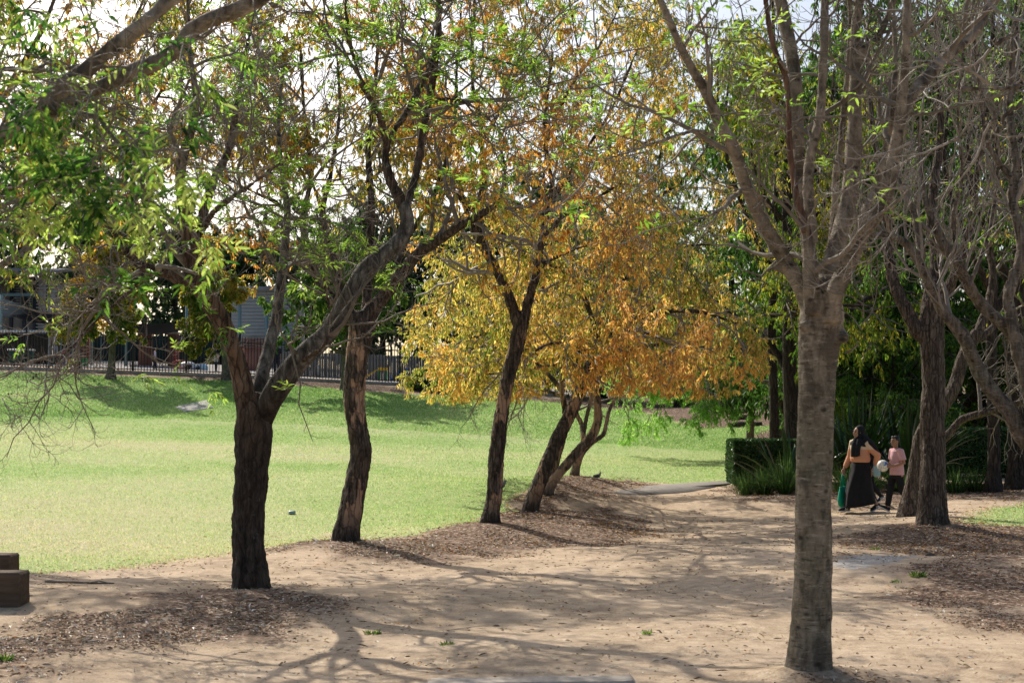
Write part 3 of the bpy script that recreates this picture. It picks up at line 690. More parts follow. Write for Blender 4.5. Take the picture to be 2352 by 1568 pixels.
# left dark ash
Y = 13.4
tree('ash_tree', 'dark barked tree in the left foreground forking low into three limbs, sprouting fresh green leaves', 'trees lining the earth path',
     [[(578, 1352, Y, 36), (574, 1280, Y, 35), (572, 1180, Y, 36), (577, 1080, Y, 37), (582, 1000, Y, 42), (584, 940, Y, 38), (590, 900, Y, 22)],
      [(572, 985, Y, 25), (562, 900, Y - .05, 24), (543, 825, Y - .1, 21), (516, 751, Y - .2, 21), (480, 690, Y - .3, 22), (452, 640, Y - .35, 22), (438, 570, Y - .4, 18), (424, 490, Y - .45, 14), (414, 430, Y - .5, 12), (420, 360, Y - .5, 12), (442, 290, Y - .5, 10), (450, 210, Y - .4, 8), (436, 120, Y - .3, 6), (430, -60, Y, 4)],
      [(594, 950, Y + .1, 19), (597, 880, Y + .2, 17), (610, 832, Y + .3, 16), (624, 775, Y + .4, 14), (636, 715, Y + .5, 12), (645, 650, Y + .6, 12), (654, 570, Y + .7, 10), (660, 480, Y + .8, 8), (648, 400, Y + .9, 7), (640, 300, Y + 1, 5), (650, 150, Y + 1, 4)],
      [(597, 1015, Y + .1, 14), (603, 975, Y + .02, 22), (617, 930, Y - .1, 26), (644, 882, Y - .2, 27), (681, 832, Y - .25, 26), (722, 795, Y - .3, 24), (752, 766, Y - .3, 22), (782, 720, Y - .35, 22), (810, 668, Y - .4, 22), (838, 622, Y - .4, 21), (872, 592, Y - .4, 21), (915, 556, Y - .4, 19), (935, 515, Y - .4, 17), (927, 473, Y - .4, 15), (914, 448, Y - .4, 13)],
      [(924, 470, Y - .4, 13), (898, 415, Y - .5, 12), (885, 365, Y - .5, 10), (890, 325, Y - .5, 9), (906, 300, Y - .5, 8), (939, 250, Y - .4, 8), (966, 196, Y - .3, 8), (994, 140, Y - .2, 7), (1010, 60, Y - .1, 6), (1000, -60, Y, 5)],
      [(886, 350, Y - .5, 8), (881, 305, Y - .6, 8), (871, 265, Y - .7, 8), (843, 215, Y - .8, 7), (823, 165, Y - .9, 6), (800, 80, Y - 1, 5), (790, -40, Y - 1.1, 4)],
      [(930, 480, Y - .4, 11), (948, 425, Y - .3, 10), (962, 369, Y - .2, 10), (971, 305, Y - .1, 9), (983, 231, Y, 9), (1000, 154, Y, 8), (1005, 77, Y, 7), (1009, -50, Y, 5)],
      [(446, 560, Y - .4, 12), (462, 510, Y - .3, 12), (487, 421, Y - .2, 11), (524, 348, Y, 9), (542, 256, Y + .2, 7), (560, 150, Y + .3, 5), (590, 0, Y + .4, 4)],
      [(460, 640, Y - .35, 15), (416, 640, Y - .5, 15), (375, 625, Y - .7, 13), (331, 612, Y - .9, 10), (293, 580, Y - 1.1, 8), (250, 520, Y - 1.3, 6), (200, 470, Y - 1.5, 4)],
      [(368, 622, Y - .7, 6), (300, 645, Y - 1, 5), (229, 690, Y - 1.3, 4), (164, 735, Y - 1.5, 3), (90, 760, Y - 1.7, 2)],
      [(345, 615, Y - .8, 6), (290, 675, Y - 1.1, 5), (234, 722, Y - 1.3, 5), (188, 772, Y - 1.5, 4), (146, 815, Y - 1.6, 3.5), (70, 872, Y - 1.8, 2.5), (0, 919, Y - 2, 2)],
      [(984, 215, Y, 5), (1010, 165, Y - .3, 4), (1060, 140, Y - .5, 4), (1100, 131, Y - .7, 4), (1150, 142, Y - .9, 3.5), (1227, 156, Y - 1.1, 3), (1275, 135, Y - 1.3, 2)],
      [(985, 240, Y, 5), (1020, 228, Y - .3, 4), (1060, 232, Y - .5, 4), (1110, 262, Y - .7, 3.5), (1160, 320, Y - .9, 3), (1166, 352, Y - 1, 2.5), (1155, 400, Y - 1, 2)],
      [(466, 530, Y - .3, 7), (491, 487, Y - .6, 7), (542, 447, Y - .9, 6), (610, 400, Y - 1.2, 4), (690, 330, Y - 1.4, 3), (760, 230, Y - 1.6, 2.5)],
      [(690, 828, Y - .3, 7), (742, 795, Y - .7, 4), (760, 740, Y - .9, 3), (745, 650, Y - 1, 3), (720, 560, Y - 1, 2)]],
     [LV(8, (.3, 1), (.8, 1.9), (35, 75), 8, .3, (-.05, .12), .6, .004), LV(6, (.2, 1), (.4, 1.0), (30, 70), 6, .3, (-.15, .35), .6, .0028), LV(6, (.2, 1), (.15, .5), (30, 65), 5, .25, (-.2, .6), .7, .002)],
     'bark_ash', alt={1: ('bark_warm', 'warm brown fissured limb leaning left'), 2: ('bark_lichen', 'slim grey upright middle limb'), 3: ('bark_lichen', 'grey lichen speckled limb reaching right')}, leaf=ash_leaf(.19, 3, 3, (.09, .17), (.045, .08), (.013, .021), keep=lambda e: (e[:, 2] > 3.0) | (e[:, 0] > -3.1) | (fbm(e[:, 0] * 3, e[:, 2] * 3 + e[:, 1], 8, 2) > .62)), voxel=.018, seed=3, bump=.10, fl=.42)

# second tree, peeling bark
Y = 18.5
def droop_leaf(per, L, W, colors, levs_=(-1,), droop=1.2, keep=None, t0=.1, zsh=0.):
    def f(levs, rg): return [drooping(levs[j][0], per, L, W, colors, rg, droop, t0, keep, zsh) for j in levs_]
    return f
tree('peeling_tree', 'crooked flaking trunk with a pale peeled patch, just right of the dark ash', 'trees lining the earth path',
     [[(792, 1246, Y, 29), (802, 1190, Y, 26), (818, 1110, Y, 24), (830, 1045, Y, 24), (822, 985, Y, 23), (813, 920, Y, 24), (816, 850, Y, 26), (824, 795, Y, 27), (833, 745, Y, 30), (836, 715, Y, 18)],
      [(836, 765, Y, 22), (852, 718, Y, 20), (884, 676, Y, 16), (921, 632, Y - .2, 14), (958, 585, Y - .3, 13), (1016, 546, Y - .5, 11), (1058, 519, Y - .7, 10), (1097, 496, Y - .9, 9), (1143, 465, Y - 1.1, 7), (1160, 400, Y - 1.2, 5), (1150, 330, Y - 1.3, 3.5)],
      [(826, 760, Y, 18), (808, 724, Y, 15), (775, 698, Y + .2, 12), (751, 673, Y + .3, 12), (731, 640, Y + .4, 11), (710, 580, Y + .5, 9), (695, 500, Y + .6, 8), (715, 400, Y + .7, 6), (700, 280, Y + .8, 5), (690, 100, Y + .8, 4)],
      [(790, 710, Y + .1, 11), (778, 650, Y + .3, 9), (764, 580, Y + .5, 8), (740, 500, Y + .6, 7), (760, 400, Y + .7, 5), (780, 250, Y + .8, 4), (770, 80, Y + .8, 3)],
      [(840, 720, Y + .1, 12), (846, 640, Y + .3, 11), (851, 560, Y + .4, 10), (852, 450, Y + .5, 9), (845, 340, Y + .6, 7), (860, 220, Y + .7, 5), (870, 60, Y + .8, 4)],
      [(900, 655, Y, 8), (930, 560, Y + .4, 7), (1000, 440, Y + .8, 6), (1040, 300, Y + 1, 5), (1050, 150, Y + 1.2, 4), (1060, 0, Y + 1.3, 3)],
      [(700, 530, Y + .6, 6), (640, 470, Y + .4, 5), (580, 440, Y + .2, 4), (500, 400, Y, 3)],
      [(700, 330, Y + .7, 5), (620, 250, Y + .9, 4), (560, 150, Y + 1, 3), (500, 60, Y + 1, 2.5)]],
     [LV(8, (.3, 1), (.9, 2.1), (30, 70), 8, .28, (.0, .1), .6, .005), LV(6, (.15, 1), (.5, 1.1), (30, 70), 6, .3, (-.1, .15), .6, .0035), LV(4, (.15, 1), (.25, .6), (30, 70), 5, .3, (-.2, .1), .7, .0028)],
     'bark_rough', leaf=droop_leaf(14, (.06, .11), (.018, .03), [(.18, .24, .035), (.40, .37, .06), (.52, .36, .07), (.58, .31, .065), (.50, .22, .05)], keep=lambda p: p[:, 2] > 3.2), voxel=.022, seed=5, bump=.13)

# third tree
Y = 21.5
tree('peeling_tree', 'straight leaning dark trunk in the middle with a high fork, pigeon behind its foot', 'trees lining the earth path',
     [[(1124, 1205, Y, 20), (1130, 1165, Y, 18), (1136, 1127, Y, 17.5), (1139, 1064, Y, 18), (1145, 1000, Y, 17), (1154, 937, Y, 16), (1167, 873, Y, 16), (1182, 810, Y, 17), (1194, 755, Y, 18), (1197, 720, Y, 12)],
      [(1193, 765, Y, 12), (1172, 690, Y, 12), (1142, 622, Y, 11), (1112, 575, Y + .2, 10), (1088, 530, Y + .3, 8), (1070, 480, Y + .5, 6), (1050, 400, Y + .6, 4)],
      [(1128, 600, Y + .1, 9), (1100, 520, Y + .2, 9), (1100, 470, Y + .3, 10), (1112, 425, Y + .4, 9), (1107, 338, Y + .5, 7), (1102, 269, Y + .6, 6), (1085, 180, Y + .7, 5), (1090, 0, Y + .8, 4)],
      [(1198, 765, Y, 12), (1214, 690, Y, 11), (1234, 620, Y - .1, 10), (1240, 570, Y - .2, 8), (1252, 510, Y - .3, 7), (1268, 430, Y - .4, 6), (1250, 300, Y - .4, 5), (1270, 120, Y - .4, 4)],
      [(1242, 560, Y - .2, 6), (1290, 500, Y - .6, 5), (1360, 460, Y - 1, 4), (1430, 420, Y - 1.3, 3)],
      [(1104, 500, Y + .3, 6), (1040, 440, Y - .4, 5), (990, 400, Y - .9, 4), (930, 330, Y - 1.2, 3)],
      [(1234, 615, Y, 6), (1290, 585, Y - .5, 4), (1370, 560, Y - 1, 3), (1450, 570, Y - 1.4, 2)],
      [(1105, 330, Y + .5, 5), (1160, 230, Y + .2, 4), (1200, 100, Y, 3), (1210, 0, Y, 2.5)], [(1258, 480, Y - .3, 5), (1320, 380, Y, 4), (1400, 260, Y + .4, 3.5), (1470, 100, Y + .6, 3)], [(1256, 330, Y - .4, 5), (1300, 220, Y - .8, 4), (1380, 100, Y - 1, 3), (1440, -20, Y - 1, 2.5)], [(1262, 440, Y - .4, 4), (1340, 400, Y + 1, 4), (1440, 350, Y + 1.6, 3), (1540, 300, Y + 2, 3)]],
     [LV(8, (.3, 1), (.9, 2.2), (30, 75), 8, .28, (.0, .1), .6, .005), LV(6, (.15, 1), (.5, 1.2), (30, 70), 6, .3, (-.15, .1), .6, .004), LV(5, (.15, 1), (.25, .6), (30, 70), 5, .3, (-.2, .1), .7, .003)],
     'bark_rough', twig='twig_pale', leaf=droop_leaf(8, (.07, .12), (.02, .033), [(.14, .21, .03), (.34, .35, .06), (.58, .43, .10), (.66, .39, .10), (.56, .29, .08)], keep=lambda p: p[:, 2] > 2.9, t0=0.), voxel=.022, seed=6, bump=.12)

def keepz(zmin): return lambda p: (p[:, 2] > zmin) & ((p[:, 2] < 5.2) | (fbm(p[:, 0] * 37, p[:, 1] * 41 + p[:, 2] * 29, 3, 1) < .42))
# fourth tree, orange crown
Y = 24.5
tree('autumn_tree', 'strongly leaning tree with half peeled trunk carrying the broad low orange crown', 'trees lining the earth path',
     [[(1216, 1176, Y, 17), (1230, 1130, Y, 16), (1247, 1088, Y, 16), (1274, 1019, Y + .1, 16), (1303, 965, Y + .2, 15), (1330, 905, Y + .3, 15), (1354, 858, Y + .4, 13), (1364, 808, Y + .5, 10), (1370, 770, Y + .6, 8)],
      [(1362, 820, Y + .5, 9), (1372, 765, Y + .6, 8), (1388, 700, Y + .8, 7), (1392, 610, Y + 1, 6), (1420, 500, Y + 1.2, 5), (1430, 380, Y + 1.4, 4)],
      [(1366, 795, Y + .5, 8), (1430, 745, Y + .2, 7), (1510, 720, Y - .2, 6), (1600, 715, Y - .6, 5), (1700, 745, Y - 1, 3)],
      [(1355, 850, Y + .4, 7), (1310, 790, Y + 1, 6), (1240, 760, Y + 1.8, 5), (1150, 760, Y + 2.6, 4), (1060, 780, Y + 3.2, 3)],
      [(1372, 770, Y + .6, 6), (1340, 680, Y - .4, 6), (1290, 620, Y - 1.2, 5), (1220, 600, Y - 1.8, 3)],
      [(1385, 700, Y + .8, 6), (1460, 620, Y + 1, 5), (1560, 570, Y + 1, 4), (1650, 560, Y + .8, 3)],
      [(1395, 600, Y + 1, 5), (1480, 480, Y + .6, 4), (1560, 420, Y + .2, 3)],
      [(1364, 810, Y + .5, 7), (1440, 800, Y + 1.4, 6), (1540, 790, Y + 2.2, 5), (1640, 800, Y + 2.8, 3)],
      [(1360, 830, Y + .4, 6), (1400, 770, Y - .8, 5), (1470, 760, Y - 1.8, 4), (1560, 800, Y - 2.5, 3)],
      [(1350, 860, Y + .3, 5), (1320, 800, Y - .8, 5), (1260, 790, Y - 1.6, 4), (1200, 830, Y - 2.2, 3)],
      [(1366, 800, Y + .5, 6), (1395, 720, Y + 1.6, 6), (1330, 600, Y + 2.4, 5), (1260, 540, Y + 2.8, 4)], [(1428, 400, Y + 1.4, 5), (1380, 280, Y + 1.8, 4), (1330, 120, Y + 2, 3), (1300, -40, Y + 2, 3)], [(1480, 480, Y + .6, 5), (1520, 330, Y + 1, 4), (1500, 150, Y + 1.2, 3), (1520, -20, Y + 1.2, 3)], [(1560, 425, Y + .2, 4), (1640, 300, Y + .2, 3), (1650, 120, Y + .2, 3)], [(1300, 570, Y + 2.6, 5), (1250, 430, Y + 3, 4), (1260, 260, Y + 3.2, 3), (1200, 100, Y + 3.4, 3)]],
     [LV(9, (.25, 1), (.9, 1.9), (30, 80), 7, .25, (-.03, -.05), .6, .006, lfall=.3), LV(6, (.15, 1), (.5, 1.0), (30, 75), 6, .3, (-.1, -.05), .6, .004), LV(5, (.15, 1), (.25, .55), (30, 70), 5, .3, (-.2, -.1), .7, .003)],
     'bark_rough', twig='twig_pale', leaf=droop_leaf(16, (.07, .12), (.018, .03), ORANGE, keep=keepz(2.0), t0=.0, zsh=.13), voxel=.025, seed=8, bump=.12)
# fifth
Y = 28
tree('autumn_tree', 'thin steeply leaning pale trunk with an elbow bend, third in the leaning row', 'trees lining the earth path',
     [[(1254, 1136, Y, 12), (1270, 1105, Y, 11), (1288, 1083, Y, 11), (1325, 1038, Y, 11), (1361, 997, Y, 11), (1373, 962, Y, 10), (1371, 918, Y, 9), (1365, 880, Y, 8), (1362, 840, Y, 7)],
      [(1368, 900, Y, 8), (1350, 850, Y + .3, 7), (1310, 800, Y + .5, 6), (1280, 720, Y + .8, 5), (1240, 650, Y + 1, 4)],
      [(1366, 890, Y, 8), (1385, 840, Y + .3, 7), (1420, 770, Y + .6, 6), (1450, 690, Y + .8, 5), (1450, 600, Y + .8, 4)],
      [(1360, 860, Y, 6), (1280, 820, Y + .6, 5), (1180, 800, Y + 1, 4), (1060, 800, Y + 1.4, 3), (990, 830, Y + 1.6, 2)],
      [(1355, 850, Y + .2, 6), (1260, 780, Y + 1.2, 5), (1150, 720, Y + 1.8, 4), (1030, 690, Y + 2.2, 3)],
      [(1290, 750, Y + .7, 5), (1230, 700, Y - .3, 4), (1130, 660, Y - .8, 3), (1050, 650, Y - 1, 2.5)],
      [(1300, 835, Y + .5, 5), (1200, 850, Y - .3, 4), (1120, 860, Y - .8, 3), (1040, 870, Y - 1, 2)],
      [(1420, 770, Y + .6, 5), (1520, 700, Y + .8, 4), (1620, 660, Y + 1, 3)]],
     [LV(9, (.25, 1), (.9, 1.8), (30, 80), 7, .25, (-.03, -.05), .6, .006, lfall=.3), LV(6, (.15, 1), (.5, 1.0), (30, 75), 6, .3, (-.1, -.05), .6, .004), LV(5, (.15, 1), (.25, .55), (30, 70), 5, .3, (-.2, -.1), .7, .003)],
     'bark_rough_pale', twig='twig_pale', leaf=droop_leaf(13, (.07, .12), (.018, .03), GOLD, keep=keepz(1.95), t0=.0, zsh=.08), voxel=.03, seed=9, bump=.1)
Y = 30.5
tree('autumn_tree', 'dark slim trunk half hidden behind the half peeled leaning one', 'trees lining the earth path',
     [[(1266, 1102, Y, 9), (1276, 1060, Y, 9), (1288, 1020, Y, 9), (1299, 980, Y, 8), (1297, 935, Y, 7), (1290, 890, Y, 6), (1295, 840, Y, 5)],
      [(1294, 900, Y, 6), (1240, 840, Y + .4, 5), (1150, 770, Y + .8, 4), (1060, 740, Y + 1.2, 3), (980, 740, Y + 1.4, 2.5)],
      [(1292, 880, Y, 6), (1300, 780, Y + .4, 5), (1330, 660, Y + .6, 4), (1340, 500, Y + .8, 3)],
      [(1296, 910, Y, 5), (1200, 880, Y + .6, 4), (1110, 850, Y + 1, 3), (1030, 860, Y + 1.2, 2)],
      [(1295, 850, Y, 5), (1230, 740, Y + .8, 4), (1160, 620, Y + 1.2, 3), (1120, 480, Y + 1.4, 3)]],
     [LV(9, (.25, 1), (.9, 1.8), (30, 80), 7, .25, (-.02, -.05), .6, .006, lfall=.3), LV(6, (.15, 1), (.5, 1.0), (30, 75), 6, .3, (-.1, -.05), .6, .004), LV(5, (.15, 1), (.25, .55), (30, 70), 5, .3, (-.2, -.1), .7, .003)],
     'bark_rough', twig='twig_pale', leaf=droop_leaf(13, (.07, .12), (.018, .03), GOLD[:3] + ORANGE[1:4], keep=keepz(1.95), t0=.0), voxel=.03, seed=10)
Y = 32
tree('autumn_tree', 'pale many stemmed small tree, farthest of the leaning row', 'trees lining the earth path',
     [[(1318, 1097, Y, 10), (1324, 1070, Y, 9), (1332, 1045, Y, 9), (1345, 1028, Y, 8), (1352, 1015, Y, 6)],
      [(1345, 1030, Y, 7), (1368, 1010, Y, 6), (1384, 1000, Y, 6), (1392, 975, Y, 5), (1400, 940, Y + .2, 5), (1430, 880, Y + .3, 4), (1470, 780, Y + .5, 3), (1480, 640, Y + .6, 3)],
      [(1336, 1040, Y, 7), (1340, 1010, Y, 6), (1336, 975, Y + .2, 6), (1325, 950, Y + .3, 5), (1318, 900, Y + .4, 4), (1300, 800, Y + .5, 3)],
      [(1340, 1000, Y + .1, 5), (1348, 955, Y + .1, 5), (1362, 900, Y + .2, 5), (1380, 800, Y + .3, 4), (1370, 650, Y + .4, 3)],
      [(1430, 880, Y + .3, 4), (1520, 820, Y + .6, 3), (1600, 800, Y + .8, 2)]],
     [LV(8, (.35, 1), (.9, 1.8), (30, 80), 7, .25, (-.02, -.02), .6, .006, lfall=.3), LV(6, (.15, 1), (.5, 1.0), (30, 75), 6, .3, (-.1, -.05), .6, .004), LV(5, (.15, 1), (.25, .55), (30, 70), 5, .3, (-.2, -.1), .7, .003)],
     'bark_rough_pale', twig='twig_pale', leaf=droop_leaf(12, (.07, .12), (.018, .03), ORANGE, keep=keepz(2.3), t0=.0, zsh=.11), voxel=.03, seed=12)

# big banded tree in the right foreground
Y = 8.8
def stubs(mb):
    for u, v, du, dv, r, dy in [(1856, 742, -12, 8, 13, -.1), (1925, 765, 16, 14, 15, -.12), (1795, 618, -26, -4, 7, 0.)]:
        a = P(u, v, Y); b = P(u + du, v + dv, Y + dy)
        pts = np.array([a - (b - a) * .6, a, a * .5 + b * .5, b]); mb.tube(pts, [PX(r, Y) * 1.2, PX(r, Y) * 1.25, PX(r, Y), PX(r, Y) * .75], 12)
tree('banded_tree', 'tall smooth grey brown trunk in the right foreground fanning into many bare upright limbs', 'trees lining the earth path',
     [[(1855, 1556, Y, 45), (1860, 1500, Y, 43), (1864, 1400, Y, 42), (1868, 1250, Y, 42), (1870, 1100, Y, 41), (1874, 980, Y, 42), (1876, 880, Y, 42), (1880, 800, Y, 46), (1884, 745, Y, 50), (1888, 690, Y, 44), (1890, 640, Y, 30)],
      [(1866, 725, Y, 24), (1842, 662, Y, 20), (1806, 605, Y, 18), (1770, 543, Y - .1, 17), (1740, 490, Y - .15, 16), (1713, 425, Y - .2, 14), (1684, 338, Y - .3, 15), (1653, 285, Y - .35, 14), (1631, 231, Y - .4, 13), (1596, 169, Y - .45, 11), (1560, 102, Y - .5, 10), (1534, 41, Y - .55, 10), (1490, -60, Y - .6, 8)],
      [(1872, 720, Y - .1, 24), (1863, 655, Y - .12, 20), (1858, 580, Y - .14, 16), (1850, 525, Y - .15, 11)],
      [(1856, 555, Y - .15, 12), (1847, 512, Y - .15, 12), (1831, 461, Y - .16, 9), (1821, 400, Y - .18, 8), (1813, 328, Y - .2, 8), (1811, 241, Y - .2, 7), (1803, 174, Y - .2, 8), (1780, 118, Y - .2, 7), (1765, 51, Y - .2, 7), (1752, -60, Y - .2, 6)],
      [(1866, 640, Y + .1, 18), (1850, 520, Y + .15, 16), (1838, 420, Y + .2, 16), (1831, 307, Y + .25, 16), (1822, 154, Y + .3, 16), (1802, 51, Y + .35, 15), (1780, -60, Y + .4, 13)],
      [(1868, 560, Y, 14), (1856, 440, Y, 12), (1863, 348, Y, 12), (1882, 277, Y, 12), (1888, 205, Y, 11), (1893, 102, Y, 11), (1895, -60, Y, 9)],
      [(1890, 720, Y, 26), (1903, 630, Y, 24), (1929, 543, Y + .05, 22), (1949, 461, Y + .1, 20), (1959, 359, Y + .1, 19), (1964, 256, Y + .1, 16), (1966, 143, Y + .1, 14), (1966, 67, Y + .1, 12), (1982, -60, Y + .1, 11)],
      [(1966, 160, Y + .1, 10), (1985, 115, Y + .1, 9), (2012, 90, Y + .1, 9), (2036, 45, Y + .1, 8), (2068, -40, Y + .1, 7)],
      [(1910, 600, Y + .25, 12), (1917, 480, Y + .3, 9), (1920, 410, Y + .3, 9), (1932, 328, Y + .3, 9), (1940, 240, Y + .3, 8), (1952, 100, Y + .3, 7), (1950, -60, Y + .3, 6)],
      [(1904, 735, Y - .1, 26), (1918, 672, Y - .15, 22), (1949, 605, Y - .2, 20), (1982, 533, Y - .25, 19), (2026, 475, Y - .3, 18), (2052, 369, Y - .35, 16), (2067, 272, Y - .4, 14), (2077, 169, Y - .45, 11), (2082, 67, Y - .5, 10), (2086, -60, Y - .5, 9)],
      [(1972, 555, Y - .2, 13), (1985, 490, Y - .1, 11), (2007, 440, Y, 10), (2034, 350, Y, 10), (2050, 280, Y - .1, 9), (2056, 150, Y - .1, 7), (2050, -60, Y, 5)],
      [(2064, 290, Y - .4, 14), (2085, 231, Y - .35, 15), (2128, 179, Y - .3, 15), (2180, 123, Y - .2, 14), (2236, 77, Y - .1, 13), (2277, 0, Y, 11), (2320, -80, Y, 9)],
      [(1640, 310, Y - .35, 6), (1590, 302, Y - .5, 5), (1500, 330, Y - .7, 4.5), (1420, 358, Y - .9, 4), (1330, 378, Y - 1, 3), (1272, 386, Y - 1.1, 2.5)],
      [(1700, 440, Y - .2, 6), (1680, 455, Y - .5, 6), (1660, 478, Y - .6, 5), (1600, 503, Y - .8, 4), (1540, 490, Y - .9, 3), (1500, 470, Y - 1, 2)],
      [(1770, 480, Y, 5), (1735, 440, Y - .3, 4), (1700, 420, Y - .4, 3)],
      [(1938, 812, Y - .15, 5), (1962, 800, Y - .2, 4), (1975, 775, Y - .22, 3), (1982, 720, Y - .25, 2.5), (1984, 670, Y - .25, 2)],
      [(1812, 170, Y - .2, 4), (1760, 100, Y - .4, 4), (1700, 60, Y - .6, 3), (1620, 40, Y - .8, 2)]],
     [LV(4, (.35, 1), (.5, 1.2), (30, 70), 8, .25, (-.1, .25), .45, .003), LV(5, (.15, 1), (.3, .8), (25, 65), 7, .3, (-.2, .5), .6, .0022), LV(4, (.2, 1), (.1, .35), (30, 60), 5, .25, (-.2, .7), .7, .0016)],
     'bark_smooth', rough_=.008, alt={3: ('bark_red', 'red brown peeling limb rising through the middle')}, leaf=ash_leaf(.055, 3, 2, (.07, .13), (.04, .075), (.013, .022), ASH[1:]), voxel=.014, seed=14, bump=.06, fl=.42, extra=stubs)

# tree by the walkers
Y = 21.5
tree('fibrous_tree', 'upright stringy barked trunk standing in front of the boy', 'trees at the right of the path',
     [[(2142, 1208, Y, 31), (2142, 1150, Y, 29), (2143, 1080, Y, 28), (2143, 986, Y, 27), (2145, 865, Y, 26), (2140, 780, Y, 26), (2140, 720, Y, 26), (2142, 660, Y, 20)],
      [(2132, 780, Y, 18), (2108, 765, Y, 16), (2084, 715, Y, 15), (2057, 660, Y + .1, 14), (2040, 580, Y + .2, 12), (2030, 450, Y + .3, 9), (2000, 250, Y + .4, 6), (1990, 50, Y + .5, 4)],
      [(2141, 700, Y, 18), (2150, 600, Y + .2, 15), (2140, 480, Y + .3, 12), (2160, 300, Y + .4, 9), (2150, 100, Y + .4, 6), (2160, -100, Y + .4, 4)],
      [(2145, 720, Y, 14), (2190, 640, Y - .2, 11), (2230, 520, Y - .3, 9), (2250, 350, Y - .4, 6), (2290, 150, Y - .4, 4)]],
     [LV(9, (.3, 1), (.9, 2.0), (30, 75), 7, .28, (0, .05), .55, .005), LV(6, (.15, 1), (.5, 1.0), (30, 70), 6, .3, (-.1, 0), .6, .004), LV(4, (.15, 1), (.25, .6), (30, 70), 5, .3, (-.2, -.1), .7, .003)],
     'bark_fibrous', leaf=droop_leaf(3, (.07, .12), (.02, .034), [(.03, .07, .01), (.08, .15, .02), (.2, .24, .03), (.42, .3, .04)], keep=keepz(3.0)), voxel=.022, seed=15, bump=.09, fl=.4)
Y = 23.6
tree('fibrous_tree', 'stout leaning trunk right behind the upright stringy barked one', 'trees at the right of the path',
     [[(2090, 1184, Y, 24), (2099, 1120, Y, 21), (2108, 1060, Y, 19), (2122, 995, Y, 19), (2148, 950, Y, 18), (2176, 915, Y, 16), (2195, 880, Y, 15), (2214, 815, Y, 14), (2245, 760, Y, 12)],
      [(2120, 1005, Y, 14), (2165, 1008, Y, 10), (2208, 965, Y - .1, 9), (2250, 951, Y - .2, 9), (2300, 938, Y - .3, 8), (2360, 915, Y - .4, 7), (2420, 860, Y - .4, 5)],
      [(2225, 800, Y, 12), (2260, 730, Y + .1, 11), (2280, 640, Y + .2, 9), (2270, 520, Y + .3, 7), (2300, 380, Y + .4, 5)],
      [(2230, 790, Y, 9), (2290, 740, Y + .3, 7), (2340, 640, Y + .5, 5), (2400, 500, Y + .6, 4)]],
     [LV(8, (.4, 1), (.9, 1.9), (30, 75), 7, .28, (0, .05), .55, .005), LV(6, (.15, 1), (.5, 1.0), (30, 70), 6, .3, (-.1, 0), .6, .004), LV(4, (.15, 1), (.25, .6), (30, 70), 5, .3, (-.2, -.1), .7, .003)],
     'bark_fibrous', leaf=droop_leaf(4, (.07, .12), (.02, .034), [(.03, .07, .01), (.08, .15, .02), (.2, .24, .03), (.42, .3, .04)], keep=keepz(3.2)), voxel=.024, seed=16, bump=.09)
# many limbed tree entering from the right edge
Y = 17.5
tree('many_limbed_tree', 'grey tree at the right edge whose bent limbs lean left above the hedge', 'trees at the right of the path',
     [[(2430, 1200, Y, 34), (2420, 1120, Y, 30), (2395, 1050, Y, 26), (2352, 1000, Y, 22), (2330, 965, Y, 18)],
      [(2360, 1010, Y, 20), (2334, 974, Y, 19), (2312, 935, Y, 18), (2275, 892, Y, 17), (2245, 843, Y, 17), (2210, 770, Y - .1, 15), (2164, 710, Y - .1, 13), (2138, 660, Y - .15, 12), (2113, 605, Y - .2, 11), (2082, 560, Y - .2, 10), (2036, 538, Y - .3, 8), (1990, 540, Y - .4, 6)],
      [(2118, 615, Y - .2, 9), (2114, 560, Y - .1, 10), (2102, 490, Y, 9), (2075, 440, Y + .1, 8), (2060, 380, Y + .2, 6), (2065, 200, Y + .3, 4)],
      [(2395, 1050, Y + .2, 20), (2375, 900, Y + .3, 17), (2352, 803, Y + .3, 16), (2292, 735, Y + .2, 14), (2256, 700, Y + .2, 14), (2226, 661, Y + .1, 13), (2200, 605, Y, 12), (2164, 553, Y, 11), (2140, 500, Y, 9), (2120, 430, Y, 7), (2110, 280, Y, 5)],
      [(2400, 1040, Y - .2, 20), (2350, 850, Y - .2, 15), (2333, 800, Y - .2, 14), (2322, 717, Y - .2, 13), (2316, 672, Y - .2, 13), (2340, 612, Y - .2, 12), (2345, 540, Y - .2, 12), (2325, 461, Y - .2, 11), (2333, 384, Y - .2, 10), (2320, 250, Y - .2, 8), (2330, 50, Y - .2, 6)],
      [(2200, 605, Y, 7), (2190, 500, Y - .2, 6), (2210, 400, Y - .3, 5), (2200, 250, Y - .4, 4), (2220, 50, Y - .4, 3)],
      [(2330, 420, Y - .2, 7), (2270, 330, Y - .3, 6), (2250, 200, Y - .4, 5), (2230, 20, Y - .4, 3)],
      [(2225, 660, Y, 6), (2270, 540, Y + .2, 5), (2290, 400, Y + .3, 4), (2280, 250, Y + .3, 3)],
      [(2420, 1100, Y, 20), (2440, 900, Y + .3, 18), (2470, 700, Y + .6, 14), (2440, 500, Y + .8, 10), (2460, 250, Y + .9, 7)]],
     [LV(8, (.45, 1), (.8, 1.9), (15, 50), 8, .2, (.15, .25), .5, .004), LV(6, (.15, 1), (.4, 1.1), (15, 50), 7, .22, (.1, .3), .6, .003), LV(5, (.2, 1), (.15, .5), (20, 50), 5, .22, (.0, .4), .7, .0022)],
     'bark_grey', twig='twig_pale', leaf=ash_leaf(.03, 3, 2, (.08, .15), (.05, .08), (.016, .026), ASH[1:]), voxel=.02, seed=17, bump=.1)

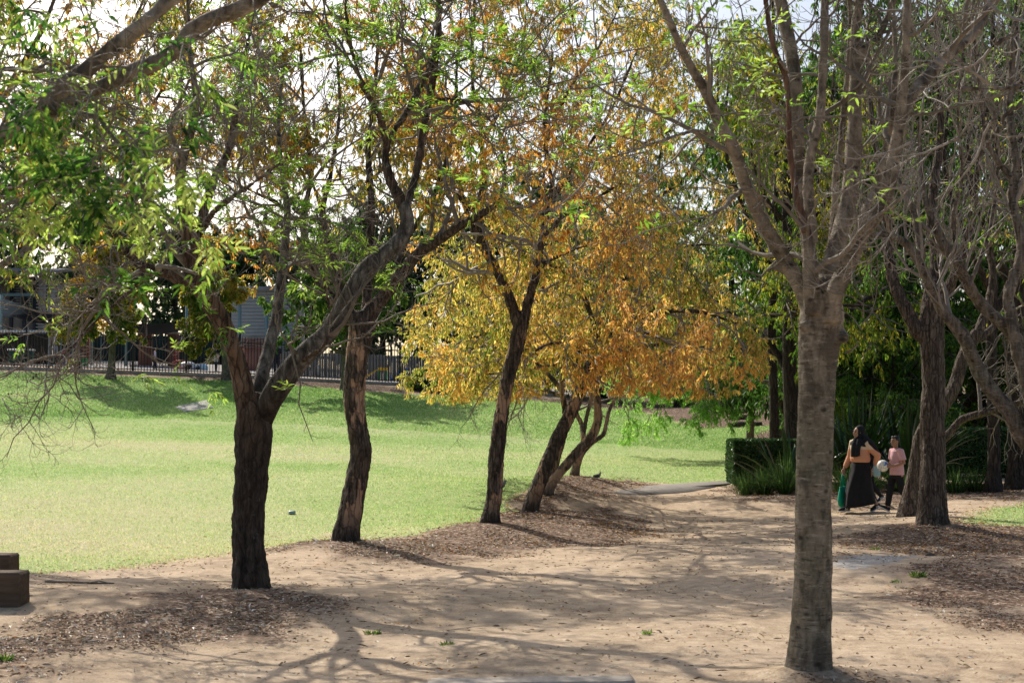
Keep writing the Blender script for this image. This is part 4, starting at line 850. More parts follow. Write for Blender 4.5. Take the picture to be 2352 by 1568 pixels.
# near boughs entering from the right edge
Y = 7.2
tree('bare_tree', 'bare tree off the right edge reaching long thin boughs across the banded trunk', 'trees overhanging from outside the frame',
     [[(3250, 1700, Y, 70), (3240, 1300, Y, 60), (3200, 900, Y, 55), (3120, 600, Y, 48), (3000, 350, Y, 40), (2900, 200, Y, 30)],
      [(3150, 700, Y, 26), (2900, 420, Y, 18), (2600, 260, Y, 11), (2450, 220, Y, 8), (2352, 238, Y, 6), (2308, 262, Y, 5.5), (2210, 313, Y - .1, 5), (2144, 333, Y - .2, 4.5), (2057, 323, Y - .3, 4), (1944, 307, Y - .4, 3.5), (1852, 282, Y - .5, 3), (1749, 231, Y - .6, 2.5), (1621, 149, Y - .7, 2)],
      [(2320, 256, Y, 5), (2300, 285, Y, 5), (2251, 354, Y + .1, 4.5), (2205, 398, Y + .1, 4.5), (2159, 422, Y + .1, 4), (2090, 425, Y + .2, 4), (2031, 420, Y + .2, 3.5), (1954, 396, Y + .3, 3), (1860, 366, Y + .3, 2), (1800, 340, Y + .3, 1.5)],
      [(3000, 350, Y, 18), (2700, 200, Y, 11), (2500, 180, Y, 8), (2352, 197, Y, 6), (2290, 204, Y, 5), (2236, 207, Y, 5), (2180, 196, Y, 4), (2110, 204, Y - .1, 3), (2020, 170, Y - .2, 2)],
      [(2950, 260, Y, 16), (2600, 100, Y - .2, 10), (2450, 60, Y - .2, 8), (2330, 80, Y - .2, 6), (2240, 130, Y - .2, 5), (2150, 150, Y - .3, 4), (2080, 120, Y - .3, 3)],
      [(2159, 422, Y + .1, 3), (2120, 480, Y + .1, 3), (2060, 520, Y, 2.5), (1990, 540, Y, 2), (1960, 540, Y, 1.5)]],
     [LV(6, (.4, 1), (.35, .9), (25, 65), 8, .25, (-.15, .35), .6, .0022), LV(4, (.15, 1), (.2, .5), (25, 65), 6, .25, (-.2, .5), .6, .0018), LV(3, (.2, 1), (.06, .2), (30, 60), 5, .2, (-.1, .7), .7, .0014)],
     'bark_grey', twig='twig_pale', leaf=ash_leaf(.02, 2, 2, (.06, .1), (.03, .06), (.01, .018), ASH[1:]), voxel=.02, seed=18, base_ground=True)

# near boughs entering from the left edge, in leaf
Y = 6.0
tree('leafy_tree', 'blurred near tree off the left edge with two thick boughs and hanging bright leaf sprays', 'trees overhanging from outside the frame',
     [[(-1150, 1900, Y, 90), (-1140, 1500, Y, 80), (-1080, 1100, Y, 74), (-950, 800, Y, 66), (-800, 640, Y, 55), (-700, 570, Y, 40)],
      [(-850, 680, Y, 40), (-550, 500, Y, 30), (-250, 410, Y, 25), (-80, 350, Y, 22), (73, 270, Y, 20), (147, 200, Y, 20), (205, 160, Y, 19), (249, 119, Y, 18), (319, 64, Y, 19), (366, 22, Y, 18), (440, -40, Y, 16), (520, -120, Y, 13)],
      [(-900, 740, Y, 42), (-550, 560, Y + .2, 32), (-250, 460, Y + .2, 27), (-60, 360, Y + .2, 24), (90, 268, Y + .2, 22), (183, 225, Y + .2, 21), (256, 187, Y + .2, 20), (330, 158, Y + .2, 20), (400, 125, Y + .2, 20), (421, 76, Y + .2, 20), (495, 42, Y + .2, 20), (568, 14, Y + .2, 19), (640, -30, Y + .2, 17), (760, -120, Y + .2, 13)],
      [(-700, 560, Y + .6, 22), (-300, 260, Y + .6, 14), (-100, 180, Y + .6, 10), (0, 158, Y + .6, 9), (92, 165, Y + .6, 8), (205, 150, Y + .7, 7), (280, 120, Y + .8, 5), (340, 60, Y + .9, 4)],
      [(100, 270, Y + .1, 8), (170, 235, Y - .2, 6), (220, 225, Y - .4, 5), (260, 260, Y - .5, 4), (300, 330, Y - .6, 3)],
      [(-200, 430, Y, 12), (-50, 420, Y - .3, 8), (60, 430, Y - .5, 6), (160, 460, Y - .6, 4), (260, 520, Y - .7, 3)],
      [(-300, 480, Y, 12), (-150, 520, Y - .2, 8), (-20, 520, Y - .3, 6), (80, 540, Y - .4, 4), (150, 580, Y - .5, 3)],
      [(350, 40, Y, 6), (380, 60, Y - .2, 5), (420, 110, Y - .4, 4), (430, 180, Y - .5, 3), (440, 240, Y - .6, 2)],
      [(480, 45, Y + .2, 6), (560, 60, Y - .1, 5), (650, 90, Y - .3, 4), (690, 160, Y - .4, 3), (700, 260, Y - .4, 2)],
      [(600, 0, Y + .2, 6), (660, 30, Y, 5), (710, 90, Y - .2, 4), (722, 180, Y - .3, 3), (718, 300, Y - .3, 2)],
      [(-400, 420, Y + .4, 12), (-200, 300, Y + .3, 9), (-60, 260, Y + .3, 7), (40, 230, Y + .2, 5), (120, 100, Y + .2, 4), (150, -20, Y + .2, 3)],
      [(60, 275, Y, 8), (150, 300, Y - .2, 6), (260, 330, Y - .4, 5), (360, 350, Y - .5, 4), (440, 400, Y - .6, 3)]],
     [LV(6, (.35, 1), (.35, .85), (30, 75), 7, .28, (-.1, -.1), .5, .003, keep=lambda p: (p[:, 0, 0] < -1.0) & (p[:, -1, 2] > 2.1)), LV(6, (.15, 1), (.2, .5), (30, 70), 6, .28, (-.2, -.1), .6, .0022), LV(3, (.3, 1), (.08, .2), (30, 60), 4, .2, (-.2, -.1), .7, .0016)],
     'bark_smooth', rough_=.008, leaf=lambda levs, rg: ash_leaf(.30, 5, 3, (.06, .14), (.026, .074), (.009, .02), [(.02, .07, .012), (.06, .16, .022), (.15, .30, .04), (.33, .46, .07), (.42, .50, .14)], keep=lambda e: (e[:, 2] < 4.0 - .55 * (e[:, 0] + 2.2)) & (e[:, 0] < -1.15) & (e[:, 2] > 2.12 - .35 * (e[:, 0] < -1.75)))(levs, rg), voxel=.02, seed=19, base_ground=True)

# tree standing just outside the left edge
Y = 19.0
tree('bare_tree', 'twiggy tree behind the leaf sprays at upper left, its trunk beyond the frame edge', 'trees overhanging from outside the frame',
     [[(-330, 1240, Y, 34), (-320, 1100, Y, 30), (-300, 900, Y, 28), (-270, 760, Y, 27), (-240, 660, Y, 20)],
      [(-275, 760, Y, 18), (-200, 620, Y, 15), (-100, 520, Y, 12), (40, 420, Y, 9), (160, 300, Y, 7), (260, 150, Y, 5), (330, 0, Y, 4)],
      [(-270, 740, Y, 16), (-200, 560, Y + .4, 13), (-90, 360, Y + .6, 10), (20, 200, Y + .8, 8), (100, 60, Y + 1, 6), (160, -100, Y + 1, 4)],
      [(-280, 800, Y, 14), (-150, 690, Y - .4, 11), (20, 600, Y - .8, 8), (180, 500, Y - 1, 6), (320, 380, Y - 1.2, 5), (430, 250, Y - 1.4, 4)],
      [(40, 420, Y, 7), (180, 380, Y + .5, 6), (320, 280, Y + .8, 5), (420, 120, Y + 1, 4), (480, 0, Y + 1, 3)],
      [(-240, 650, Y, 12), (-230, 450, Y, 10), (-120, 200, Y, 8), (-60, 0, Y, 6)],
      [(180, 500, Y - 1, 5), (230, 400, Y - .8, 4), (222, 300, Y - .6, 4), (240, 160, Y - .4, 3)]],
     [LV(9, (.3, 1), (.8, 1.9), (30, 75), 8, .3, (-.05, .1), .6, .005), LV(7, (.15, 1), (.4, 1.0), (30, 70), 6, .3, (-.15, .2), .6, .0035), LV(5, (.15, 1), (.2, .55), (30, 65), 5, .28, (-.2, .2), .7, .0026)],
     'bark_grey', leaf=droop_leaf(12, (.06, .11), (.018, .03), [(.12, .20, .03), (.24, .32, .05), (.40, .37, .06), (.54, .36, .07), (.52, .26, .055)], keep=lambda p: (p[:, 2] > 3.0)), voxel=.025, seed=41)
# ------------------------------------------------------------------ background trees
def bg_tree(name, label, group, x, y, h, cr, th, palette, per, seed, lean=(0, 0), leafL=(.10, .18), leafW=(.035, .06), limbs=7, bark='bark_dark', k1=8, k2=6, zmin=None, droop=1.2, tr=.16, up=(25, 75), base_z=None, k3=4):
    rg = np.random.default_rng(seed); z0 = Hs(x, y)
    def Pt(p, r): return np.array([*p, r])
    tp = np.array([Pt((x + lean[0] * f * f + .25 * tr * math.sin(5 * f + seed), y + lean[1] * f, z0 - .2 + f * h * .8), tr * (1.15 - .85 * f)) for f in np.linspace(0, 1, 8)])
    TPc = catmull(tp, 26)
    root = thing(name, label, 'tree', (x, y, z0), 0, group); b = (x, y, z0)
    Pp, Rp = TPc[None, :, :3], TPc[None, :, 3] * (1 + .5 * np.exp(-(TPc[None, :, 2] - z0) / .3))
    f0 = th / (h * .8)
    L1, r1 = spawn(Pp, Rp, limbs, (f0, .98), (cr * .75, cr * 1.25), up, 10, .2, (.05, .0), .7, .02, rg, lfall=.35)
    V, Q = tubes(Pp, Rp, 14, .12, seed); V2, Q2 = tubes(L1, r1, 7)
    mb = MB(); mb.add(V, Q).add(V2, Q2); mb.build('trunk', M[bark], root, True, base=b)
    L2, r2 = spawn(L1, r1, k1, (.2, 1), (cr * .35, cr * .65), (30, 80), 7, .25, (.0, -.05), .6, .01, rg, lfall=.3)
    L3, r3 = spawn(L2, r2, k2, (.1, 1), (cr * .16, cr * .32), (30, 75), 5, .3, (-.1, -.1), .6, .006, rg)
    L4, r4 = spawn(L3, r3, k3, (.1, 1), (cr * .07, cr * .16), (30, 75), 4, .3, (-.3, -.2), .6, .005, rg)
    V, Q = tubes(L2, r2, 4); V2, Q2 = tubes(L3, r3, 3)
    mb = MB(); mb.add(V, Q).add(V2, Q2); mb.build('branches', M['twig'], root, True, base=b)
    keep = (lambda p: p[:, 2] > zmin) if zmin else None
    Vv, Qq, Cc = drooping(L4, per, leafL, leafW, palette, rg, droop, 0., keep)
    mesh_obj('crown', Vv, [Qq], M['leaf_far'], root, col=Cc, base=b)
    return root
def px(u, Y): return (u - 1176) / F * Y

GR_F = 'trees standing by the school fence'; GR_S = 'trees behind the school yard'; GR_R = 'dark trees behind the hedge'
bg_tree('fence_tree', 'small tree turning yellow by the left end of the steel fence', GR_F, px(244, 63), 63.6, 5.9, 2.7, 1.5, [(.07, .13, .02), (.20, .24, .03), (.42, .36, .05), (.58, .34, .04)], 14, 101, (.5, 0), (.14, .24), (.05, .08), 9, 'bark_grey', zmin=Hs(px(244, 63), 63.6) + 1.6)
bg_tree('fence_tree', 'yellow green tree at the fence directly behind the dark ash trunk', GR_F, px(505, 63), 64.2, 5.0, 2.0, 1.9, [(.06, .13, .02), (.17, .23, .03), (.38, .34, .05), (.5, .3, .04)], 14, 102, (-.3, 0), (.14, .24), (.05, .08), 8, 'bark_grey')
bg_tree('fence_tree', 'rounded green tree at the fence behind the crooked peeling tree', GR_F, px(788, 62), 62.6, 6.3, 3.4, 1.7, [(.05, .12, .02), (.10, .21, .03), (.19, .31, .05), (.32, .37, .06)], 18, 103, (.2, 0), (.14, .24), (.05, .08), 10, 'bark_grey', zmin=Hs(px(788, 62), 62.6) + 1.5)
for i, (u, Y, h, cr, lb) in enumerate([(40, 98, 17, 5.5, 'tall dark tree behind the beige school building at far left'), (-160, 96, 15, 5.5, 'dark tree beyond the left end of the school building'), (215, 104, 11, 4.5, 'dark tree between school building and awning'),
                               (400, 104, 10, 4.5, 'dark green tree above the black awning'), (560, 106, 9, 4.5, 'dark green tree beside the white weatherboard building'), (720, 100, 9.5, 4.5, 'dark green tree behind the paling fence, left one'),
                               (880, 98, 9.5, 4.5, 'dark green tree behind the paling fence, centre one'), (1030, 96, 10, 4.5, 'dark green tree behind the paling fence above the round shrub'), (1180, 92, 11, 4.8, 'dark green tree far behind the straight leaning middle trunk'), (1340, 90, 11, 4.8, 'dark green tree far behind the orange crown')]):
    bg_tree('far_tree', lb, GR_S, px(u, Y), Y, h + 2, cr + 1.2, .4, HAZY, 10, 110 + i, (0, 0), (.28, .46), (.10, .17), 12, tr=.22, k1=7, k2=5)
# right hand belt
for i, (u, Y, h, cr, th, pl, per, lb) in enumerate([
        (1815, 36, 13, 3.6, 2.2, YGREEN[:4], 9, 'yellow green drooping tree whose foot hides behind the spiky plants'),
        (1560, 63, 7.5, 4.6, .6, GREEN, 8, 'mid green tree rising behind the orange crown'),
        (1790, 44, 14, 4.4, 1.0, GREEN[:3], 9, 'dark green tree rising right behind the banded trunk'),
        (1950, 46, 16, 5, .5, GREEN[:3], 9, 'tall dark tree on the bank behind the walking woman'),
        (2080, 42, 15, 4.8, .4, GREEN[:3], 9, 'dark feathery tree on the bank behind the boy'),
        (2230, 46, 16, 5, .5, GREEN[:3], 9, 'dark tree on the bank right of the stringy barked trunk'),
        (2400, 42, 15, 4.8, .5, GREEN[:3], 9, 'dark green tree at the right edge above the hedge'),
        (2560, 46, 16, 5, .6, DARK, 7, 'dark tree just beyond the right edge of the view'),
        (1380, 68, 8.5, 4.8, .6, DARK, 8, 'mid green tree beyond the bank behind the leaning row'),
        (1680, 72, 14, 5.8, 1.2, GREEN[:3], 8, 'tallest far dark tree on top of the mulch bank'),
        (2000, 66, 15, 6, .8, GREEN[:3], 8, 'far dark tree closing the view behind the feathery one')]):
    far = Y > 40
    bg_tree('belt_tree', lb, GR_R, px(u, Y), Y, h, cr, th, pl, per, 140 + i, (0, 0), (.10, .18) if not far else (.15, .28), (.03, .05) if not far else (.05, .085), 13, tr=.2, bark='bark_grey' if i == 2 else 'bark_dark', droop=1.5, k1=8, k2=6)
for i, (u, v, Y, r, lb) in enumerate([(2281, 1112, 29.5, 14, 'dark trunk growing in front of the right hand hedge'), (2335, 1112, 30, 20, 'thick very dark trunk at the right edge by the hedge'), (1776, 1060, 37, 11, 'dark reddish trunk rising behind the spiky plant left of the banded trunk')]):
    tree('belt_tree', lb, GR_R, [[(u, v, Y, r * 1.2), (u + 2, v - 60, Y, r), (u + 1, v - 150, Y, r * .95), (u - 4, v - 300, Y, r * .9), (u, v - 450, Y, r * .8), (u + 5, v - 700, Y, r * .6)],
         [(u, v - 380, Y, r * .6), (u + 60, v - 520, Y + .5, r * .5), (u + 120, v - 700, Y + 1, r * .4), (u + 140, v - 900, Y + 1, 3)], [(u, v - 430, Y, r * .6), (u - 60, v - 560, Y - .5, r * .5), (u - 110, v - 720, Y - .8, r * .4), (u - 100, v - 900, Y - .8, 3)],
         [(u + 3, v - 600, Y, r * .6), (u + 10, v - 800, Y, r * .5), (u, v - 1000, Y, r * .4), (u, v - 1150, Y, 3)]],
         [LV(9, (.2, 1), (1.2, 2.4), (30, 75), 7, .28, (0, .0), .55, .006), LV(7, (.15, 1), (.6, 1.2), (30, 70), 6, .3, (-.1, -.1), .6, .004), LV(5, (.15, 1), (.3, .6), (30, 70), 5, .3, (-.3, -.2), .7, .003)],
         'bark_dark', leaf=droop_leaf(7, (.09, .16), (.03, .05), [GREEN, DARK, YGREEN[:4]][i], keep=keepz(2.6)), voxel=.03, seed=170 + i, leafmat='leaf_far')

Yf = 47.
tree('belt_tree', 'fresh light green tree with low hanging feathery foliage right of the leaning row', GR_R,
     [[(1722, 1012, Yf, 9), (1724, 960, Yf, 8), (1727, 900, Yf, 7), (1722, 830, Yf, 6), (1715, 770, Yf, 5)],
      [(1725, 880, Yf, 5), (1680, 840, Yf - .6, 4.5), (1610, 840, Yf - 1.2, 4), (1540, 870, Yf - 1.8, 3), (1470, 910, Yf - 2.2, 2), (1430, 940, Yf - 2.4, 1.5)],
      [(1723, 850, Yf, 5), (1670, 790, Yf, 4.5), (1590, 790, Yf, 4), (1510, 830, Yf - .4, 3), (1440, 880, Yf - .8, 2)],
      [(1724, 860, Yf, 5), (1690, 850, Yf - 1, 4), (1660, 870, Yf - 2, 3), (1620, 900, Yf - 2.6, 2)],
      [(1720, 800, Yf, 4), (1640, 740, Yf + .4, 4), (1560, 760, Yf + .6, 3), (1480, 810, Yf + .6, 2)],
      [(1724, 840, Yf, 4), (1650, 800, Yf - 1.4, 4), (1560, 820, Yf - 2.2, 3), (1480, 870, Yf - 2.6, 2), (1420, 900, Yf - 2.8, 1.5)],
      [(1722, 830, Yf, 4), (1640, 850, Yf - .4, 3), (1570, 890, Yf - .8, 3), (1520, 930, Yf - 1, 2), (1490, 960, Yf - 1.2, 1.5)],
      [(1715, 780, Yf, 4), (1620, 770, Yf - 1, 3), (1500, 800, Yf - 1.6, 3), (1430, 850, Yf - 1.8, 2)],
      [(1726, 900, Yf, 4), (1680, 890, Yf - 1.4, 3), (1640, 920, Yf - 2, 2), (1600, 950, Yf - 2.3, 1.5)],
      [(1727, 870, Yf, 5), (1790, 840, Yf, 4), (1850, 880, Yf, 3)]],
     [LV(9, (.25, 1), (.8, 1.4), (30, 80), 7, .25, (-.05, -.1), .6, .006, lfall=.2), LV(6, (.15, 1), (.4, .9), (30, 75), 6, .3, (-.12, -.12), .6, .005), LV(5, (.15, 1), (.2, .5), (30, 70), 5, .3, (-.3, -.2), .7, .004)],
     'bark_grey', leaf=droop_leaf(18, (.06, .11), (.018, .03), FERN, keep=keepz(.75), t0=.0, droop=.5), voxel=.035, seed=180)
for i, (u, Y, h, cr, lb) in enumerate([(1900, 40, 4.5, 2.6, 'dark leafy understorey bush behind the gap between banded trunk and woman'), (2050, 38.5, 4.2, 2.5, 'dark leafy understorey bush behind the boy'), (2260, 41.5, 4.6, 2.8, 'dark leafy understorey bush above the long hedge'), (2460, 41.5, 4.6, 2.8, 'dark leafy understorey bush at the right edge behind the hedge'), (1590, 64, 5, 3.4, 'dark bush on top of the bank behind the light green tree'), (1420, 66, 4.6, 3.4, 'dark bush on top of the bank behind the leaning row'), (1260, 67, 4.6, 3.2, 'dark bush behind the golden crown at the fence end'), (1740, 62, 5, 3.2, 'dark bush on the bank above the log steps')]):
    bg_tree('bush', lb, 'bushes filling in under the trees', px(u, Y), Y, h, cr, .15, GREEN if i < 4 else GREEN[:3], 10, 190 + i, (0, 0), (.10, .18), (.03, .05), 11, tr=.07, up=(30, 85), droop=1.0)
# ------------------------------------------------------------------ hedges, plants
def hedge(name, label, x0, x1, y, dy, h, seed, n=26000):
    rg = np.random.default_rng(seed)
    xc, zc = (x0 + x1) / 2, Hs((x0 + x1) / 2, y)
    root = thing(name, label, 'hedge', (xc, y, zc), 0, 'clipped hedges')
    f = rg.integers(0, 5, n); u = rg.uniform(-1, 1, (n, 3)); ax = np.array([(0, 1), (0, -1), (1, 1), (2, 1), (2, -1)])
    u[np.arange(n), ax[f, 0]] = ax[f, 1] * (1 - .12 * rg.uniform(0, 1, n) ** 2)
    s = np.array([(x1 - x0) / 2, h / 2, dy / 2]); q = u * s; q = np.sign(q) * np.minimum(np.abs(q), s - .03 * (np.abs(u).sum(1, keepdims=True) > 2.6))
    p = np.c_[xc + q[:, 0], y + q[:, 2], zc + h / 2 + q[:, 1]]
    bumpy = (fbm(p[:, 0] * 3, p[:, 2] * 3 + p[:, 1], seed) - .5) * .12; p[:, 1] -= bumpy; p[:, 2] += bumpy * .7
    Vv, Qq, Cc = leaf_arrays(p, rg.normal(size=(n, 3)) + np.array([0, -.4, .4]), rg.uniform(.04, .07, n), rg.uniform(.025, .04, n), pal([(.02, .055, .016), (.045, .11, .03), (.10, .19, .05)], n, rg), rg=rg)
    mesh_obj('foliage', Vv, [Qq], M['leaf_tough'], root, col=Cc, base=(xc, y, zc))
    mb = MB(); mb.box((xc, y, zc + h / 2 - .05), (x1 - x0 - .24, dy - .24, h - .2)); mb.build('dark_core', plain('hedge_inner', (.010, .018, .008), .9), root, base=(xc, y, zc))  # solid near-black box painting the shade inside the hedge
hedge('hedge', 'clipped dark hedge at the lawn corner left of the banded trunk', px(1678, 34), px(1850, 34), 34.2, 1.2, 1.02, 201)
hedge('hedge', 'long clipped dark hedge behind the trunks at right', px(2150, 34), px(2700, 34), 34.2, 1.2, 1.1, 202, 60000)

def blades(name, label, cat, u, Y, n, Lr, Wr, el, colors, seed, group, rad=.25, bend=.5, seg=7, mat='leaf_tough', tilt=(0, 0)):
    rg = np.random.default_rng(seed); x = px(u, Y); z = Hs(x, Y)
    a = rg.uniform(0, 6.28, n); e = np.radians(rg.uniform(*el, n)); L = rg.uniform(*Lr, n); W = rg.uniform(*Wr, n)
    d0 = np.c_[np.cos(a) * np.cos(e) + tilt[0], np.sin(a) * np.cos(e) + tilt[1], np.sin(e)]; d0 = norm(d0)
    p = np.c_[x + rad * np.cos(a) * rg.uniform(0, 1, n), Y + rad * np.sin(a) * rg.uniform(0, 1, n), np.full(n, z - .03)]
    side = norm(np.cross(d0, np.array([0, 0, 1.]))); rows = []; d = d0.copy(); bd = rg.uniform(.2, 1, n)[:, None] * bend
    prof = [.55, .9, 1, .95, .8, .5, .06] if seg == 7 else np.linspace(1, .1, seg)
    for j in range(seg):
        nn = np.cross(side, d); w = (W * prof[j])[:, None] / 2
        rows.append(np.stack([p - side * w + nn * w * .5, p, p + side * w + nn * w * .5], 1))
        p = p + d * (L / (seg - 1))[:, None]; d = norm(d + np.array([0, 0, -1.]) * bd / seg * (1 + j * .5))
    V = np.stack(rows, 1).reshape(-1, 3); ix = np.arange(n * seg * 3).reshape(n, seg, 3)
    Q = np.concatenate([np.stack([ix[:, :-1, k], ix[:, :-1, k + 1], ix[:, 1:, k + 1], ix[:, 1:, k]], -1).reshape(-1, 4) for k in (0, 1)])
    col = np.repeat(pal(colors, n, rg), seg * 3, 0)
    tag(mesh_obj(name, V - np.array([x, Y, z]), [Q], M[mat], col=col, smooth=True), label, cat, group).location = (x, Y, z)
SW = [(.006, .018, .006), (.012, .035, .009), (.022, .055, .012), (.04, .085, .018)]
blades('spear_lily', 'spiky sword leaved plant left of the banded trunk in front of the hedge corner', 'plant', 1815, 31, 40, (1.0, 1.9), (.08, .13), (25, 85), SW, 211, 'large sword leaved plants', .35, .55)
blades('spear_lily', 'huge sword leaved plant directly behind the woman', 'plant', 1960, 32, 80, (1.5, 2.4), (.08, .13), (35, 88), SW, 212, 'large sword leaved plants', .4, .5)
blades('spear_lily', 'sword leaved plant behind the boy with sunlit blade tips', 'plant', 2075, 31.5, 70, (1.4, 2.2), (.08, .13), (30, 85), SW, 213, 'large sword leaved plants', .4, .55)
TU = [(.015, .035, .010), (.03, .07, .015), (.065, .12, .03), (.12, .17, .05)]
for i, (u, Y, h, lb) in enumerate([(1712, 30.2, .55, 'leftmost fine grassy clump under the hedge corner'), (1752, 29.9, .65, 'fine grassy clump below the left spiky plant'), (1800, 29.7, .85, 'tallest fine grassy clump beside the banded trunk'), (1935, 30, .6, 'grassy clump between banded trunk and woman'), (1998, 30.2, .7, 'grassy clump visible between woman and boy'),
                              (2190, 29.6, .55, 'grassy clump right of the stringy barked trunk'), (2235, 29.8, .5, 'grassy clump by the foot of the dark hedge trunk'), (2062, 30, .6, 'grassy clump behind the boy')]):
    blades('grass_clump', lb, 'plant', u, Y, 240, (h * .7, h * 1.25), (.008, .016), (40, 88), TU, 220 + i, 'fine grassy clumps along the hedge', .2, 1.1, mat='leaf')
def shrub(name, label, u, Y, rx, rz, colors, seed, n=9000):
    rg = np.random.default_rng(seed); x = px(u, Y); z = Hs(x, Y); root = thing(name, label, 'shrub', (x, Y, z))
    d = norm(rg.normal(size=(n, 3))); d[:, 2] = np.abs(d[:, 2]); r = (.72 + .28 * rg.uniform(0, 1, n)) * (1 + .5 * (fbm(d[:, 0] * 2.2 + 5, d[:, 2] * 2.2 + d[:, 1] * 2, seed) - .5))
    p = np.c_[x + d[:, 0] * rx * r, Y + d[:, 1] * rx * r, z + .1 + d[:, 2] * rz * r]
    Vv, Qq, Cc = leaf_arrays(p, d + rg.normal(size=(n, 3)) * .5 + np.array([0, 0, .3]), rg.uniform(.09, .2, n), rg.uniform(.03, .05, n), pal(colors, n, rg), rg=rg)
    mesh_obj('foliage', Vv, [Qq], M['leaf_far'], root, col=Cc, base=(x, Y, z))
    mb = MB(); rg2 = np.random.default_rng(seed)
    for k in range(9):
        e = norm(rg2.normal(size=3)); e[2] = abs(e[2]); mb.tube([(x, Y, z - .1), (x + e[0] * rx * .4, Y + e[1] * rx * .4, z + .3 * rz), (x + e[0] * rx * .8, Y + e[1] * rx * .8, z + .1 + e[2] * rz * .8)], [.04, .03, .01], 6)
    mb.build('stems', M['bark_dark'], root, True, base=(x, Y, z))
shrub('round_shrub', 'rounded green shrub in front of the steel fence', 990, 64.0, .95, .85, [(.025, .07, .015), (.06, .15, .025), (.12, .24, .04)], 231)

# ------------------------------------------------------------------ steel fence
STEEL = plain('black_steel', (.018, .020, .024), .45, .2, 6, .4)
def fence_z(x): return Hs(x, 65.2)
fr = thing('steel_fence', 'long black steel picket fence along the top of the grass bank', 'fence', (0, 65.2, Hs(0, 65.2)))
b0 = (0, 65.2, Hs(0, 65.2)); SP = 2.45; x0f = px(182, 65.2)
k0, k1 = -6, 9
for k in range(k0, k1 + 1):
    x = x0f + k * SP; z = fence_z(x)
    mb = MB(); mb.box((x, 65.2, z + .92), (.09, .09, 2.04)); mb.box((x, 65.2, z + 1.96), (.095, .095, .04)); mb.build('post', STEEL, fr, base=b0)
    if k == k1: break
    xa, za = x + .04, z; xb, zb = x + SP - .04, fence_z(x + SP)
    mb = MB()
    for hz in (.18, 1.58): 
        sl_ = math.atan2(zb - za, xb - xa)
        mb.box(((xa + xb) / 2, 65.2, (za + zb) / 2 + hz), (math.hypot(xb - xa, zb - za), .04, .045), ry=-sl_)
    for j in range(17):
        f = (j + .5) / 17; xx = xa + f * (xb - xa); zz = za + f * (zb - za)
        mb.tube([(xx, 65.178, zz + .06), (xx, 65.178, zz + 1.78), (xx, 65.178, zz + 1.86)], [.019, .019, .005], 6)
    mb.build('picket_panel', STEEL, fr, base=b0)
kb = MB()
for k in range(k0, k1):
    xa = x0f + k * SP; xb = xa + SP; za, zb = fence_z(xa), fence_z(xb)
    kb.box(((xa + xb) / 2, 65.0, (za + zb) / 2 + .02), (math.hypot(xb - xa, zb - za), .14, .16), ry=-math.atan2(zb - za, xb - xa))
o = kb.build('edging_kerb', plain('kerb_concrete', (.36, .33, .30), .9)); tag(o, kind='structure')

# ------------------------------------------------------------------ school yard behind the fence
def gz(u, Y): return Hs(px(u, Y), Y)
def zof(v, Y): return float(P(1176, v, Y)[2])
def rect(mb, u0, u1, v0, v1, Y, d=.1, dy=0):
    """box from picture-plan coordinates at depth Y"""
    xa, xb = px(u0, Y), px(u1, Y); za, zb = zof(v1, Y), zof(v0, Y)
    mb.box(((xa + xb) / 2, Y + d / 2 + dy, (za + zb) / 2), (xb - xa, d, zb - za)); return mb
Yb = 84.
BEIGE = plain('beige_render', (.34, .28, .22), .85, .12, 2); DKF = plain('dark_frames', (.03, .034, .04), .5); ROOF = plain('grey_sheet_roof', (.20, .21, .22), .5, .2, 3, .5)
PALE_ = plain('pale_louvre', (.42, .40, .37), .7, .15, 4); TEAL = plain('teal_paint', (.16, .25, .25), .6, .15, 4); SAIL = plain('blue_grey_sail', (.18, .24, .30), .8, .2, 2); BLACKSAIL = plain('black_shade_cloth', (.02, .02, .024), .9)
GLASS = plain('dark_window_glass', (.04, .05, .055), .12, .3, 3, .8)
bd = thing('school_building', 'beige two storey school building with dark columns and slatted windows at far left', 'building', (px(0, Yb), Yb, gz(0, Yb)))
bb = (px(0, Yb), Yb, gz(0, Yb))
rect(MB(), -420, 79, 636, 870, Yb, 6).build('wall', BEIGE, bd, base=bb)
for u in (-300, -210, -120, -40, 22, 52, 76): rect(MB(), u - 3, u + 3, 636, 870, Yb - .25, .25, -.02).build('column', DKF, bd, base=bb)
for u in (-260, -165, -80, -8, 37, 64):
    w_ = rect(MB(), u - 9, u + 9, 655, 720, Yb, .06, -.07).build('window', PALE_, bd, base=bb)
    mb = MB()
    for k in range(11): rect(mb, u - 7, u + 7, 658 + k * 5.6, 661 + k * 5.6, Yb, .05, -.13)
    mb.build('louvres', GLASS, w_, base=bb)
rf = MB(); xa, xb = px(-440, Yb), px(104, Yb)
rf.box(((xa + xb) / 2, Yb + 1.2, zof(618, Yb)), (xb - xa, 9, .18), rx=math.radians(7)); rf.box(((xa + xb) / 2, Yb - 3.3, zof(636, Yb)), (xb - xa, .14, .35)); rfo = rf.build('roof', ROOF, bd, base=bb)
for k in range(26):
    xx = xa + (xb - xa) * (k + .5) / 26; MB().box((xx, Yb - 2.2, zof(634, Yb)), (.09, 3.6, .2), rx=math.radians(7)).build('rafter', DKF, rfo, base=bb)
rect(MB(), -300, 92, 673, 680, Yb - 1.6, .2).build('beam', TEAL, bd, base=bb)
lw = thing('louvre_screen', 'open screen of pale horizontal louvres beside the beige building', 'screen', (px(95, Yb), Yb - .3, gz(95, Yb)))
lb_ = (px(95, Yb), Yb - .3, gz(95, Yb)); mb = MB()
for k in range(16): rect(mb, 80, 128, 652 + k * 7.5, 655 + k * 7.5, Yb - .3, .12)
mb.build('slats', PALE_, lw, base=lb_)
